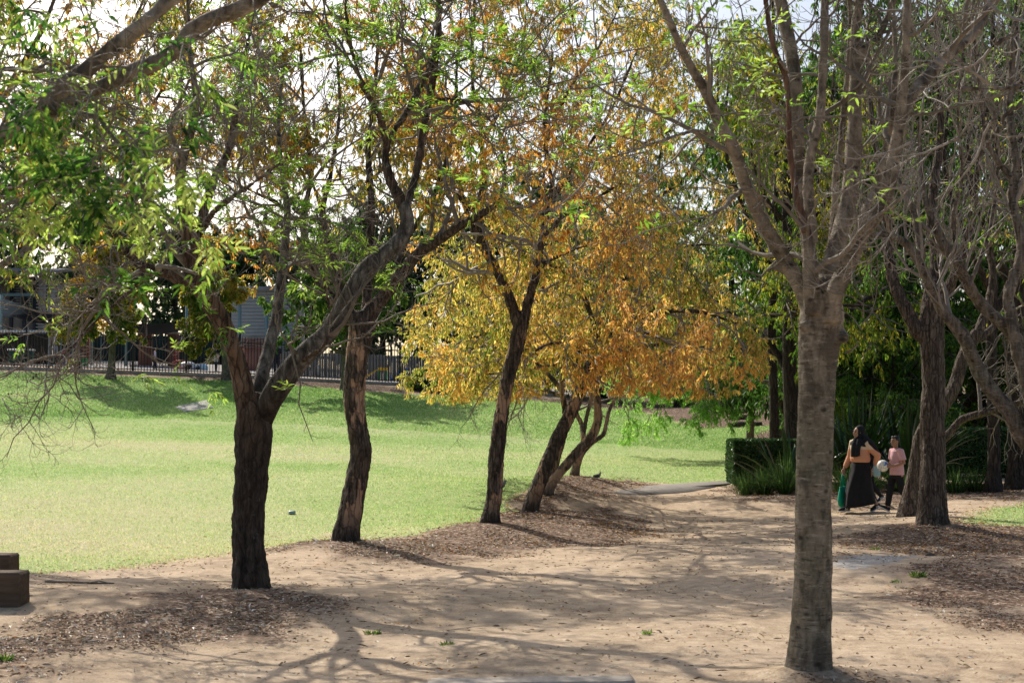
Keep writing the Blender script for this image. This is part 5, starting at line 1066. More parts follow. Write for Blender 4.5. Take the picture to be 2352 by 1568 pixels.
for u in (82, 104, 126): rect(MB(), u - 1.5, u + 1.5, 640, 850, Yb - .15, .12).build('post', DKF, lw, base=lb_)

def sail(name, label, cor, mat, poles, sag=.25):
    pc = np.array([P(*c) for c in cor]); c0 = pc.mean(0); n = 10; V = []; 
    a, b, c, d = (pc if len(pc) == 4 else np.vstack([pc, pc[2:3] * .98 + pc[1:2] * .02]))
    for i in range(n + 1):
        for j in range(n + 1):
            s, t_ = i / n, j / n; q = (a * (1 - s) + b * s) * (1 - t_) + (d * (1 - s) + c * s) * t_
            q = q - np.array([0, 0, sag * 16 * s * (1 - s) * t_ * (1 - t_)]); V.append(q)
    ix = np.arange((n + 1) ** 2).reshape(n + 1, n + 1); Q = np.stack([ix[:-1, :-1], ix[1:, :-1], ix[1:, 1:], ix[:-1, 1:]], -1).reshape(-1, 4)
    base = (c0[0], c0[1], Hs(c0[0], c0[1])); r = thing(name, label, 'shade sail', base, 0, 'shade sails over the school yard')
    mesh_obj('canopy', np.array(V), [Q], mat, r, smooth=True, base=base)
    for u, v, Y in poles:
        p = P(u, v, Y); MB().tube([(p[0], p[1], Hs(p[0], p[1]) - .1), (p[0], p[1], p[2] + .15)], .07, 10).build('pole', TEAL, r, True, base=base)
sail('shade_sail', 'blue grey shade sail at the far left in front of the beige building', [(-80, 690, 76), (4, 684, 73), (132, 728, 75), (-60, 726, 80)], SAIL, [(4, 684, 73), (140, 722, 75.2)], .3)
sail('shade_sail', 'thin black shade sail stretched right of the blue grey one', [(20, 724, 72), (120, 716, 74), (215, 742, 73), (60, 735, 78)], BLACKSAIL, [(168, 712, 74.2), (212, 700, 73.2)], .3)
sail('shade_sail', 'wide black shade canopy over the brick pillars', [(270, 744, 74), (436, 742, 74), (440, 752, 80), (268, 750, 80)], BLACKSAIL, [(429, 690, 74.2), (290, 744, 74.2)], .5)

sh = thing('timber_shed', 'dark slatted shed with white corrugated roof behind the left fence', 'shed', (px(60, 72), 72, gz(60, 72))); shb = (px(60, 72), 72, gz(60, 72))
DKT = plain('dark_timber', (.05, .038, .032), .85, .3, 5); WHT = plain('white_sheet_metal', (.72, .72, .72), .5, .1, 3)
mb = MB()
for k in range(34): rect(mb, -30 + k * 4.1, -26.6 + k * 4.1, 766, 862, 72, .05)
mb.build('wall_boards', DKT, sh, base=shb)
rect(MB(), -28, 108, 768, 862, 72.08, 2.).build('wall', DKT, sh, base=shb)
rf = MB(); xa, xb = px(-36, 72), px(122, 72); n = 60
V = [(xa + (xb - xa) * i / n, yy, zof(764, 72) + .02 * (i % 2) + (.2 if yy > 72 else 0)) for yy in (71.6, 74.4) for i in range(n + 1)]
Q = [(i, i + 1, n + 2 + i, n + 1 + i) for i in range(n)]; rf.add(V, Q); rect(rf, -36, 122, 758, 763, 71.6, .04); rf.build('roof', WHT, sh, base=shb)
for u in (112, 121): rect(MB(), u - 2.5, u + 2.5, 766, 862, 71.9, .12).build('corner_post', PALE_, sh, base=shb)

BRICK = None
def brick_mat():
    t = NT('red_brick'); o = t.obj()
    v = t.n('Mapping', {'Vector': o, 'Rotation': (PI / 2, 0, 0)}).outputs[0]
    b = t.n('TexBrick', {'Vector': v, 'Color1': (.30, .10, .065, 1), 'Color2': (.22, .075, .05, 1), 'Mortar': (.35, .30, .26, 1), 'Scale': 4.2, 'Mortar Size': .018, 'Brick Width': .5, 'Row Height': .25})
    return t.done(b.outputs[0], .85)
BRICK = brick_mat()
for i, (u0, u1, v0, lb) in enumerate([(170, 199, 762, 'red brick pillar nearest the timber shed'), (316, 343, 758, 'red brick pillar in the middle under the black canopy'), (384, 405, 766, 'red brick pillar at the right under the black canopy')]):
    Yp = 77; c0 = (px((u0 + u1) / 2, Yp), Yp, gz((u0 + u1) / 2, Yp)); r = thing('brick_pillar', lb, 'pillar', c0, 0, 'brick pillars in the school yard')
    rect(MB(), u0, u1, v0, 862, Yp, .6).build('shaft', BRICK, r, base=c0); rect(MB(), u0 - 1.5, u1 + 1.5, v0 - 4, v0, Yp - .04, .68).build('cap', PALE_, r, base=c0)
dk = thing('back_fence', 'dark green screen fence at the back of the school yard', 'fence', (px(420, 88), 88, gz(420, 88))); db = (px(420, 88), 88, gz(420, 88))
DGR = plain('dark_green_screen', (.012, .03, .028), .8, .25, 3)
for u in range(130, 640, 62):
    rect(MB(), u, u + 61, 771, 862, 88, .05).build('screen_panel', DGR, dk, base=db); rect(MB(), u - 1.5, u + 1.5, 764, 862, 87.9, .08).build('post', DKF, dk, base=db)
wb = thing('weatherboard_building', 'pale weatherboard building with teal posts between the ash trunk limbs', 'building', (px(600, 86), 86, gz(600, 86))); wbb = (px(600, 86), 86, gz(600, 86))
WBD = plain('pale_weatherboard', (.34, .36, .36), .7, .08, 2)
mb = MB()
for k in range(13): rect(mb, 530, 672, 668 + k * 8, 675.4 + k * 8, 86, .05 + .02)
mb.build('boards', WBD, wb, base=wbb); rect(MB(), 531, 671, 668, 860, 86.09, 5).build('wall', WBD, wb, base=wbb)
rect(MB(), 520, 684, 658, 667, 85.4, 6.5).build('roof', ROOF, wb, base=wbb)
for u0, u1 in ((560, 585), (655, 668)): rect(MB(), u0, u1, 778, 812, 85.8, .1).build('window', GLASS, wb, base=wbb)
for u in (548, 610, 622): rect(MB(), u - 3, u + 3, 690, 862, 84.6, .25).build('post', TEAL, wb, base=wbb)
bw = thing('brick_wall', 'low reddish brick wall with bench boards seen between the ash limbs', 'wall', (px(590, 75), 75, gz(590, 75))); bwb = (px(590, 75), 75, gz(590, 75))
rect(MB(), 556, 618, 800, 868, 75, .25).build('wall', BRICK, bw, base=bwb)
RW = plain('red_timber', (.22, .11, .085), .75, .2, 4)
for k in range(4): rect(MB(), 554, 620, 777 + k * 6, 781 + k * 6, 74.9, .06).build('board', RW, bw, base=bwb)

# timber paling fence
pf = thing('paling_fence', 'weathered grey timber paling fence with blue painted marks behind the steel fence', 'fence', (px(820, 70), 70.5, gz(820, 70))); pb = (px(820, 70), 70.5, gz(820, 70))
tt = NT('grey_paling'); oo = tt.obj(); gn = tt.noise(tt.scale(oo, (1, 1, .08)), 14, 5)
GP = tt.done(tt.ramp(gn, [(.3, (.13, .11, .10)), (.55, (.26, .235, .215)), (.75, (.36, .33, .30))]), .9, tt.bump(gn, .4), .2)
rg = np.random.default_rng(77); mb = MB(); uu = 630.
while uu < 1120:
    w_ = 5.1 + rg.uniform(-.3, .3); vt = 806 + (uu - 630) * .035 + rg.uniform(-1.2, 1.2); rect(mb, uu, uu + w_ - .5, vt, 900, 70.5, .03, rg.uniform(0, .03)); uu += w_
mb.build('palings', GP, pf, base=pb)
mb = MB(); rect(mb, 630, 1120, 818, 824, 70.58, .05); mb.build('rail', GP, pf, base=pb)
BLUE = plain('blue_paint', (.03, .16, .42), .7, .2, 5)
for j, (u, v, w_, h_) in enumerate([(912, 850, 7, 26), (930, 846, 9, 12), (968, 852, 7, 16), (985, 858, 6, 10), (896, 862, 4, 14)]):
    mb = MB(); rect(mb, u, u + w_, v, v + h_, 70.46, .012, -.012); rect(mb, u + 2, u + w_ + 2.5, v + h_ * .5, v + h_ * 1.05, 70.46, .012, -.014); mb.build('painted_mark', BLUE, pf, base=pb)

def mat(n, c, r=.5): return plain(n, c, r, .12, 5)
RED, YEL, GRN, LIL, LBL = mat('red_plastic', (.45, .03, .03)), mat('yellow_plastic', (.75, .45, .04)), mat('green_plastic', (.03, .28, .09)), mat('lilac_cloth', (.42, .38, .62), .8), mat('pale_blue_plastic', (.35, .55, .72))
def yard(name, label, cat, u, Y, parts, group=None):
    c0 = (px(u, Y), Y, gz(u, Y)); r = thing(name, label, cat, c0, 0, group)
    for pn, mt, fn in parts:
        mb = MB(); fn(mb, c0); mb.build(pn, mt, r, True if pn in ('dome', 'wheel') else False, base=c0)
def bx(dx, dy, dz, sx, sy, sz, **k): return lambda mb, c: mb.box((c[0] + dx, c[1] + dy, c[2] + dz), (sx, sy, sz), **k)
def tb(pts, r): return lambda mb, c: mb.tube(np.array(pts) + np.array(c), r, 8)
def bl(dx, dy, dz, r): return lambda mb, c: mb.ball((c[0] + dx, c[1] + dy, c[2] + dz), r)
DG = mat('dark_green_plastic', (.015, .07, .05)); WH = mat('white_plastic', (.75, .75, .74))
yard('storage_box', 'low dark green box with white lid by the timber shed', 'storage box', 48, 68, [('box', DG, bx(0, 0, .38, 1.1, .6, .6, bev=.06)), ('lid', WH, bx(0, 0, .72, 1.16, .66, .08, bev=.03))])
yard('toy_slide', 'yellow and green toddler slide on the grass by the paling fence', 'toy slide', 860, 68.5, [('chute', YEL, bx(-.2, 0, .3, .75, .35, .05, ry=math.radians(-33))), ('frame', GRN, lambda mb, c: [mb.box((c[0] + .22 + s, c[1] + q, c[2] + .3), (.06, .05, .65)) for s in (0, .35) for q in (-.18, .18)]), ('crossbar', YEL, bx(.4, 0, .55, .42, .42, .14))])
yard('banner', 'lilac cloth banner hung between the brick pillars', 'banner', 268, 79, [('cloth', LIL, bx(0, 0, 1.42, .92, .02, .42)), ('cord', DKF, tb([(-.9, 0, 1.68), (0, 0, 1.64), (.9, 0, 1.68)], .012)), ('pole', TEAL, lambda mb, c: [mb.tube([(c[0] + s, c[1], c[2] - .1), (c[0] + s, c[1], c[2] + 1.75)], .03, 8) for s in (-.9, .9)])])
yard('play_dome', 'low white play tunnel on the yard paving', 'play tunnel', 430, 72, [('dome', WH, bl(0, 0, .12, (.48, .5, .3))), ('opening', DKF, bl(.12, -.34, .14, (.18, .2, .16)))])
yard('play_dome', 'low pale blue play tunnel next to the white one', 'play tunnel', 463, 72, [('dome', LBL, bl(0, 0, .1, (.34, .4, .24))), ('opening', DKF, bl(-.1, -.3, .1, (.13, .14, .12)))])
yard('toy_trolley', 'red framed toy trolley with large wheel beside the right brick pillar', 'toy trolley', 414, 71.5, [('frame', RED, lambda mb, c: [mb.tube(np.array(q) + np.array(c), .025, 7) for q in ([(-.25, 0, .1), (-.25, 0, .9), (.3, 0, .9), (.3, 0, .1)], [(-.25, 0, .45), (.3, 0, .45)], [(-.25, 0, .1), (.3, 0, .1)])]), ('wheel', RED, lambda mb, c: mb.tube([(c[0] - .22 + .2 * math.cos(q * PI / 8), c[1] - .08, c[2] + .2 + .2 * math.sin(q * PI / 8)) for q in range(17)], .025, 7))])
for u, mt, lb, s in [(163, YEL, 'yellow toy crate among the playthings left of the brick pillar', .34), (178, RED, 'red toy tub beside the yellow crate', .3), (190, GRN, 'green toy crate nearest the brick pillar', .36)]:
    yard('toy_crate', lb, 'toy crate', u, 70.5, [('tub', mt, bx(0, 0, s / 2, s * 1.2, s, s, bev=.03)), ('rim', mt, bx(0, 0, s, s * 1.3, s * 1.1, .04, bev=.01))], 'plastic playthings on the yard')
# mulch bank steps at right
for i, (u, v, w_, lb) in enumerate([(1700, 948, 60, 'uppermost log step on the mulch bank'), (1706, 962, 66, 'middle log step on the mulch bank'), (1712, 978, 74, 'lowest log step on the mulch bank')]):
    c = ground_at(u, v); hw = w_ * c[1] / F / 2
    mb = MB(); mb.tube([(c[0] - hw, c[1], c[2] + .06), (c[0], c[1] - .1, c[2] + .07), (c[0] + hw, c[1], c[2] + .05)], [.1, .11, .1], 10); tag(mb.build('log_step', M['bark_rough_pale'], None, True, base=c), lb, 'log', 'log steps on the mulch bank').location = c

# ------------------------------------------------------------------ slabs, sleepers, litter
def slab(name, label, uvs, th, m, kind=None, cat=None, rise=.03):
    pg = np.array([ground_at(*q) for q in uvs]); n = len(pg); c0 = pg.mean(0)
    top = pg + np.array([0, 0, rise]); bot = pg - np.array([0, 0, th])
    mb = MB(); V = np.r_[top, bot, [top.mean(0)]]
    T = [(2 * n, i, (i + 1) % n) for i in range(n)]; Q = [(i, n + i, n + (i + 1) % n, (i + 1) % n) for i in range(n)]
    mb.add(V, Q, T); o = mb.build(name, m, base=c0); o.location = c0
    bm = o.modifiers.new('b', 'BEVEL'); bm.width = .012; bm.segments = 2
    tag(o, label, cat, None, kind); return o
CON = plain('weathered_concrete', (.36, .34, .31), .9, .25, 7, bump=.4)
slab('concrete_slab', 'pale rectangular concrete slab set into the grass bank', [(400, 936), (425, 947), (492, 938), (473, 921)], .2, CON, None, 'slab', .05)
slab('footpath', None, [(1388, 1131), (1440, 1138), (1560, 1132), (1605, 1126), (1665, 1113), (1705, 1108), (1655, 1104), (1560, 1110), (1470, 1117)], .12, plain('footpath_grey', (.21, .19, .165), .9, .25, 5, bump=.3), 'structure', None, .008)
tm = NT('weathered_sleeper'); oo = tm.obj(); gn = tm.noise(tm.scale(oo, (.12, 1, 1)), 22, 6)
SLP = tm.done(tm.mix(tm.noise(oo, 3, 4), tm.ramp(gn, [(.3, (.04, .03, .024)), (.6, (.14, .10, .07)), (.8, (.25, .19, .14))]), (.10, .07, .048)), .9, tm.bump(gn, .6, .01), .15)  # wood browns darkened to hold the shadow on the left timbers
def sleeper(label, u0, u1, v, Y, h, dpt, rz=0, drop=.1):
    xa, xb = px(u0, Y), px(u1, Y); zc = float(P(1176, v, Y)[2]); xc = (xa + xb) / 2
    mb = MB(); mb.box((0, 0, 0), (xb - xa, dpt, h), bev=.014); o = mb.build('timber_sleeper', SLP); o.location = (xc, Y + dpt / 2, zc - h / 2); o.rotation_euler = (0, math.radians(drop), rz)
    sb = o.modifiers.new('s', 'SUBSURF'); sb.subdivision_type = 'SIMPLE'; sb.levels = sb.render_levels = 4
    tx = bpy.data.textures.new('wear', 'CLOUDS'); tx.noise_scale = .12; dm = o.modifiers.new('d', 'DISPLACE'); dm.texture = tx; dm.strength = .014; dm.mid_level = .5
    tag(o, label, 'timber sleeper', 'weathered timber sleepers'); return o
sleeper('dark squared timber at the lower left edge, nearer of the two stacked steps', -420, 54, 1315, 11.6, .5, .25)
sleeper('squared timber end at the left edge, set behind and above the nearer one', -420, 31, 1274, 12.6, .5, .25)
sleeper('flat weathered timber edging at the bottom centre of the view', 980, 1458, 1567, 8.28, .22, .22, .012, -.9).data.materials[0] = plain('pale_sleeper', (.40, .35, .29), .9, .35, 9, bump=.5)  # paler copy of the sleeper wood, without the painted shadow tone

# drink can on the lawn
c = ground_at(671, 1181); cr = thing('drink_can', 'crushed silver drink can lying on the lawn', 'can', c)
cr.rotation_euler = (0, 0, .35); CAN = plain('can_metal', (.30, .42, .46), .25, .4, 30, .6, .7); ALU = plain('can_end_metal', (.6, .6, .6), .3, .2, 20, .6, .9)
mb = MB(); mb.tube([(-.055, 0, .034), (-.05, 0, .034), (0, 0, .032), (.05, 0, .034), (.055, 0, .034)], [.027, .033, .030, .033, .027], 18); mb.build('body', CAN, cr, True)
mb = MB(); mb.tube([(-.062, 0, .034), (-.056, 0, .034)], [.026, .027], 18); mb.build('lid', ALU, cr, True)
# ------------------------------------------------------------------ people
SKIN = plain('skin', (.42, .25, .17), .55, .08, 20, .3, bump=.03); SKIN2 = plain('skin_tan', (.34, .19, .12), .55, .08, 20, .3, bump=.03)
BLK = plain('black_cloth', (.010, .010, .012), .85, .3, 14); BLK2 = plain('black_knit', (.014, .014, .017), .9, .3, 30); HAIR = plain('black_hair', (.008, .006, .005), .45, .4, 40, .4)
PINK = plain('pink_cotton', (.62, .36, .38), .85, .06, 8); WHT2 = plain('white_rubber', (.68, .67, .64), .6, .08, 8); SHOE = plain('black_shoe', (.012, .012, .014), .6, .2, 20)
EYE = plain('eye_dark', (.015, .01, .008), .3, .1, 5)
tj = NT('two_tone_jacket'); oj = tj.obj(); zj = tj.n('SeparateXYZ', {0: oj}).outputs[2]
fj = tj.ramp(tj.math('ADD', zj, tj.math('MULTIPLY', tj.math('SUBTRACT', tj.noise(oj, 3, 2), .5), .03)), [(0., 0.), (1., 1.)])
jr = tj.n('MapRange', {0: zj, 1: 1.195, 2: 1.205, 3: 0., 4: 1.}).outputs[0]
JACK = tj.done(tj.mix(jr, (.62, .32, .19), (.66, .52, .38)), .8, tj.bump(tj.noise(tj.scale(oj, (1, 1, .5)), 22, 4), .35, .012), .2)

def hand(mb, wr, d, side, up, s=1., curl=.5):
    """five fingered hand from the wrist along d; side = towards the thumb; up = back of the hand"""
    wr, d, side, up = map(np.asarray, (wr, norm(np.array(d, float)), norm(np.array(side, float)), norm(np.array(up, float))))
    R = np.c_[d, side, up]
    mb.ball(wr + d * .045 * s, (.052 * s, .04 * s, .02 * s), 12, R)
    for k, (o, L) in enumerate([(.028, .068), (.010, .076), (-.009, .070), (-.027, .055)]):
        p = wr + d * .08 * s + side * o * s; pts = [wr + d * .04 * s + side * o * .8 * s, p]; a = .0
        for j in range(3):
            a += curl * (.55 + .12 * k); p = p + (d * math.cos(a) - up * math.sin(a)) * L * s / 3 * 1.1; pts.append(p)
        mb.tube(pts, [.010 * s, .0095 * s, .009 * s, .008 * s, .007 * s], 8)
    b = wr + d * .02 * s + side * .03 * s
    mb.tube([b, b + (d * .6 + side * .75) * .03 * s - up * .004, b + (d * .85 + side * .75) * .052 * s - up * .012 * s, b + (d * 1.15 + side * .7) * .062 * s - up * .024 * s], [.013 * s, .0115 * s, .010 * s, .008 * s], 8)

def figure(parent, s, J, skin, head_turn=0., female=False, vox=.007):
    """one continuous body: joints in metres for this figure, x forward, y left"""
    g = {k: np.array(v, float) for k, v in J.items()}
    mb = MB(); w = .92 if female else 1.
    pz, sz = g['hip_l'][2], g['sh_l'][2]; cx = g['neck'][0]
    mb.loft([(0, 0, pz - .06, .085 * s, .12 * s), (0, 0, pz + .02, .105 * s, .155 * s), (cx * .3, 0, pz + .16 * s, .09 * s, .125 * s * w), (cx * .6, 0, pz + .32 * s, .11 * s, .15 * s * w), (cx, 0, sz - .02, .09 * s, .155 * s * w), (cx, 0, sz + .05 * s, .05 * s, .07 * s)], 20)
    hd = g['head']
    mb.tube([(cx, 0, sz), (cx * .6 + hd[0] * .4, 0, sz + .06 * s), hd - np.array([.01, 0, .05 * s])], [.06 * s, .048 * s, .05 * s], 12)
    Rz = np.array(Matrix.Rotation(head_turn, 3, 'Z')); T = lambda *q: hd + Rz @ (np.array(q) * s)
    mb.ball(T(-.008, 0, .022), np.array((.094, .074, .092)) * s, 18, Rz); mb.ball(T(.022, 0, -.038), np.array((.066, .056, .068)) * s, 14, Rz); mb.ball(T(.06, 0, -.085), np.array((.024, .026, .02)) * s, 10)
    mb.tube([T(.082, 0, .022), T(.098, 0, -.006), T(.106, 0, -.022), T(.084, 0, -.032)], np.array([.009, .011, .013, .010]) * s, 8)
    mb.ball(T(.082, 0, -.052), np.array((.012, .022, .007)) * s, 8); mb.ball(T(.080, 0, -.063), np.array((.012, .018, .007)) * s, 8)
    for q in (-1, 1):
        mb.ball(T(-.006, q * .075, -.002), np.array((.018, .009, .03)) * s, 8); mb.tube([T(.082, q * .012, .033), T(.078, q * .034, .037), T(.064, q * .05, .03)], np.array([.007, .008, .006]) * s, 6)
    for q in 'lr':
        y = 1 if q == 'l' else -1
        sh, el, wr = g['sh_' + q], g['el_' + q], g['wr_' + q]
        mb.tube([np.array([cx, y * .05, sz]), sh, sh * .6 + el * .4, el, el * .6 + wr * .4, wr], np.array([.05, .056, .046, .037, .035, .024]) * s * w, 12)
        hp, kn, an, to = g['hip_' + q], g['kn_' + q], g['an_' + q], g['to_' + q]
        mb.tube([hp + np.array([0, 0, .04]), hp * .65 + kn * .35, kn, kn * .65 + an * .35, an], np.array([.085, .078, .052, .052, .034]) * s, 14)
        f = to - an; mb.tube([an - norm(f) * .03 * s - np.array([0, 0, .03]), an + f * .5 - np.array([0, 0, .01]), to], np.array([.032, .036, .026]) * s, 10)
        hand(mb, wr, g['hd_' + q], g['ht_' + q], g['hu_' + q], s, J.get('curl', .5))
    b = mb.build('body', skin, parent, True, vox, None, 1)
    for q in (-1, 1):
        e = MB(); e.ball(T(.0755, q * .031, .018), np.array((.009, .0125, .0075)) * s, 10); e.build('eye', EYE, parent, True)
        e = MB(); e.tube([T(.086, q * .014, .040), T(.084, q * .034, .045), T(.066, q * .054, .037)], np.array([.005, .006, .003]) * s, 6); e.build('eyebrow', HAIR, parent, True)
    return T

def shoe(parent, an, to, s, stripes=True):
    an, to = np.array(an, float), np.array(to, float)
    f = to - an; fl = norm(f * np.array([1, 1, 0])); side = np.array([-fl[1], fl[0], 0]); d = norm(f + np.array([0, 0, .055 * s])); up = np.cross(d, side) if d[0] * 0 == 0 else 0
    up = norm(np.cross(side, d)) * -1; up = up if up[2] > 0 else -up
    heel = an - d * .06 * s - up * .055 * s; L = .265 * s
    mb = MB(); mb.tube([heel + up * .045 * s, heel + d * .05 * s + up * .05 * s, heel + d * .12 * s + up * .042 * s, heel + d * .2 * s + up * .032 * s, heel + d * .255 * s + up * .026 * s], np.array([.038, .044, .042, .038, .024]) * s, 14)
    mb.tube([heel + d * .035 * s + up * .05 * s, an + up * .02 * s], np.array([.04, .036]) * s, 14)
    sh = mb.build('shoe', SHOE, parent, True, .008 * s, None, 1)
    pr = [(-.02, .028), (.0, .036), (.08, .034), (.16, .042), (.22, .04), (.26, .024), (.275, .008)]
    V = []; n = len(pr)
    for z in (-.004, .014):
        for y in (1, -1): V += [heel + d * a * s + side * b * y * s + up * z * s for a, b in pr]
    Q = []
    for k in range(n - 1):
        Q += [(k, k + 1, n + k + 1, n + k), (2 * n + k, 3 * n + k, 3 * n + k + 1, 2 * n + k + 1), (k, 2 * n + k, 2 * n + k + 1, k + 1), (n + k, n + k + 1, 3 * n + k + 1, 3 * n + k)]
    Q += [(0, n, 3 * n, 2 * n), (n - 1, 3 * n - 1, 4 * n - 1, 2 * n - 1)][:1] + [(n - 1, 3 * n - 1, 4 * n - 1, 2 * n - 1)]
    mb = MB(); mb.add(V, Q); mb.build('sole', WHT2, sh)
    if stripes:
        for k in range(3):
            mb = MB()
            for y in (1, -1):
                a = heel + d * (.085 + .028 * k) * s + side * .0445 * y * s + up * .022 * s; mb.tube([a, a - d * .012 * s + up * .022 * s + side * .001 * y, a - d * .024 * s + up * .042 * s - side * .012 * y * s], [.0062 * s] * 3, 6)
            mb.build('stripe', WHT2, sh)

def place(name, label, u, v, Y, fwd, group):
    x = px(u, Y); z = Hs(x, Y)
    return thing(name, label, 'person', (x, Y, z), math.atan2(fwd[1], fwd[0]), group)

GP_ = 'people walking on the path behind the banded trunk'
# woman
W_ = place('person', 'walking woman in black headscarf, peach and cream jacket and long black skirt', 1974, 1178, 27, (-.84, -.54), GP_)
JW = dict(hip_l=(0, .09, .88), hip_r=(0, -.09, .88), kn_r=(.19, -.09, .48), an_r=(.29, -.09, .095), to_r=(.43, -.10, .04), kn_l=(-.05, .09, .47), an_l=(-.33, .09, .14), to_l=(-.22, .09, .045),
          sh_l=(.01, .165, 1.33), sh_r=(.01, -.165, 1.33), neck=(.01, 0, 1.36), head=(.045, 0, 1.515), el_r=(.03, -.24, 1.06), wr_r=(.16, -.275, .83), el_l=(-.13, .30, 1.09), wr_l=(-.16, .215, .88),
          hd_r=(.12, -.02, -1), ht_r=(1, 0, .1), hu_r=(0, -1, 0), hd_l=(-.1, -.25, -1), ht_l=(1, .0, 0), hu_l=(0, 1, -.2), curl=.75)
figure(W_, 1., JW, SKIN, -.35, True)
mb = MB(); mb.loft([(0, 0, .945, .125, .155), (0, 0, .965, .160, .19), (.005, 0, 1.02, .172, .205), (.01, 0, 1.12, .155, .195), (.01, 0, 1.25, .15, .195), (.01, 0, 1.345, .11, .175), (.012, 0, 1.40, .06, .085)], 28, .05, 11)
for q in 'lr':
    a, b, c = (np.array(JW[k + q]) for k in ('sh_', 'el_', 'wr_'))
    mb.tube([a * [1, .7, 1], a, a * .5 + b * .5 + np.array([-.01, 0, -.01]), b + np.array([-.01, 0, 0]), b * .4 + c * .6 + np.array([-.005, 0, -.02]), c + (b - c) * .12], [.075, .078, .075, .066, .058, .038], 14)
mb.build('jacket', JACK, W_, True, .011, None, 2)
mb = MB(); n = 48
rg = np.random.default_rng(4)
mb.loft([(0, 0, .975, .14, .165), (0, 0, .92, .165, .185), (.0, 0, .80, .185, .20), (.025, 0, .60, .25, .205), (.03, 0, .38, .32, .205), (.01, 0, lambda a: .20 - .045 * np.cos(a), .375, .205), (.01, 0, lambda a: .155 - .05 * np.cos(a), .385, .205)], n, .07, 7, .6)
mb.build('skirt', BLK, W_, True)
mb = MB(); hz = 1.515; Rt = Matrix.Rotation(-.35, 3, 'Z')
mb.ball((.012, .006, hz + .022), (.104, .098, .122), 20, Rt); mb.ball((.01, .0, hz - .015), (.09, .104, .10), 16, Rt); mb.loft([(.012, 0, hz - .02, .09, .092), (.012, 0, hz - .08, .092, .092), (.015, 0, hz - .125, .10, .115), (.01, 0, hz - .17, .135, .185), (.005, 0, hz - .22, .155, .215), (.0, .02, hz - .27, .13, .19)], 24)
mb.tube([(.11, .0, 1.40), (.165, .01, 1.30), (.195, .02, 1.18), (.20, .03, 1.06)], [.05, .058, .06, .066], 10); mb.tube([(.10, .07, 1.38), (.15, .09, 1.28), (.185, .10, 1.16), (.19, .105, 1.075)], [.05, .055, .052, .05], 10)
mb.tube([(.02, .12, 1.40), (-.03, .22, 1.32), (-.09, .29, 1.22), (-.14, .33, 1.14)], [.07, .07, .05, .015], 10); mb.tube([(-.06, .0, 1.42), (-.13, .08, 1.3), (-.16, .14, 1.15)], [.09, .09, .04], 10)
mb.build('headscarf', BLK2, W_, True, .011, None, 2)
for q in 'rl': shoe(W_, JW['an_' + q], JW['to_' + q], .97)
def to_world(root, p):
    m = Matrix.Translation(root.location) @ Matrix.Rotation(root.rotation_euler.z, 4, 'Z'); return np.array(m @ Vector(p))
# green bag held in the right hand
def bag(name, label, root, grip, wdt, hgt, dpt, mt, hl, yaw=0., catg='bag'):
    g0 = to_world(root, grip); r = thing(name, label, catg, g0, root.rotation_euler.z + yaw)
    mb = MB(); rings = []
    for f, wx, wy in [(0, .5, .5), (.12, .92, 1.05), (.4, 1, 1.15), (.75, .93, .8), (1., .86, .35)]: rings.append((.01 * math.sin(f * 9), .008 * math.cos(f * 7), -hl - hgt * (1 - f), wdt / 2 * wx, dpt / 2 * wy))
    mb.loft(rings, 28, .05, 5); mb.build('sack', mt, r, True)
    for y in (-1, 1):
        mb = MB(); mb.tube([(-wdt * .22, y * dpt * .16, -hl - .01), (-wdt * .12, y * .012, -hl * .4), (0, y * .006, .012), (wdt * .12, y * .012, -hl * .4), (wdt * .22, y * dpt * .16, -hl - .01)], [.011, .009, .008, .009, .011], 8); mb.build('handle', mt, r, True)
    return r
GBAG = plain('green_nonwoven', (.0, .26, .155), .75, .2, 6, bump=.4); TBAG = plain('pale_teal_cloth', (.26, .40, .42), .8, .15, 6)
bag('shopping_bag', 'green cloth shopping bag carried low by the woman in the headscarf', W_, (.18, -.285, .735), .34, .40, .14, GBAG, .24, .35)
bag('tote_bag', 'pale teal tote bag hanging behind the hip of the woman in the headscarf', W_, (-.20, .215, .80 + .19), .22, .26, .07, TBAG, .05, .1)
# boy
B_ = place('person', 'boy in pink t-shirt and black trousers walking left while holding a ball', 2057, 1172, 26.4, (-.97, -.24), GP_)
s = .87
JB = dict(hip_l=(0, .08, .76), hip_r=(0, -.08, .76), kn_r=(.10, -.08, .43), an_r=(.16, -.08, .09), to_r=(.275, -.09, .10), kn_l=(-.05, .08, .41), an_l=(-.29, .08, .14), to_l=(-.20, .08, .04),
          sh_l=(.0, .15, 1.145), sh_r=(.0, -.15, 1.145), neck=(.0, 0, 1.17), head=(.03, 0, 1.318), el_r=(.0, -.205, .93), wr_r=(.19, -.125, .86), el_l=(-.03, .21, .925), wr_l=(.17, .135, .87),
          hd_r=(1, .35, .12), ht_r=(-.1, .1, 1), hu_r=(.25, -1, .2), hd_l=(1, -.35, .05), ht_l=(-.1, 0, 1), hu_l=(.3, 1, .2), curl=.38)
T_ = figure(B_, s, JB, SKIN2, .15)
mb = MB(); mb.loft([(0, 0, .705, .128, .160), (0, 0, .80, .124, .154), (0, 0, .92, .112, .138), (0, 0, 1.05, .112, .142), (0, 0, 1.14, .092, .142), (0, 0, 1.195, .056, .07)], 26, .03, 6)
for q in 'lr':
    a, b = np.array(JB['sh_' + q]), np.array(JB['el_' + q]); mb.tube([a * [1, .6, 1], a, a * .55 + b * .45, a * .25 + b * .75], [.062, .064, .062, .064], 12)
mb.build('t_shirt', PINK, B_, True, .010, None, 2)
mb = MB(); mb.loft([(0, 0, .64, .105, .145), (0, 0, .70, .118, .15), (0, 0, .76, .116, .146), (0, 0, .82, .10, .128)], 20)
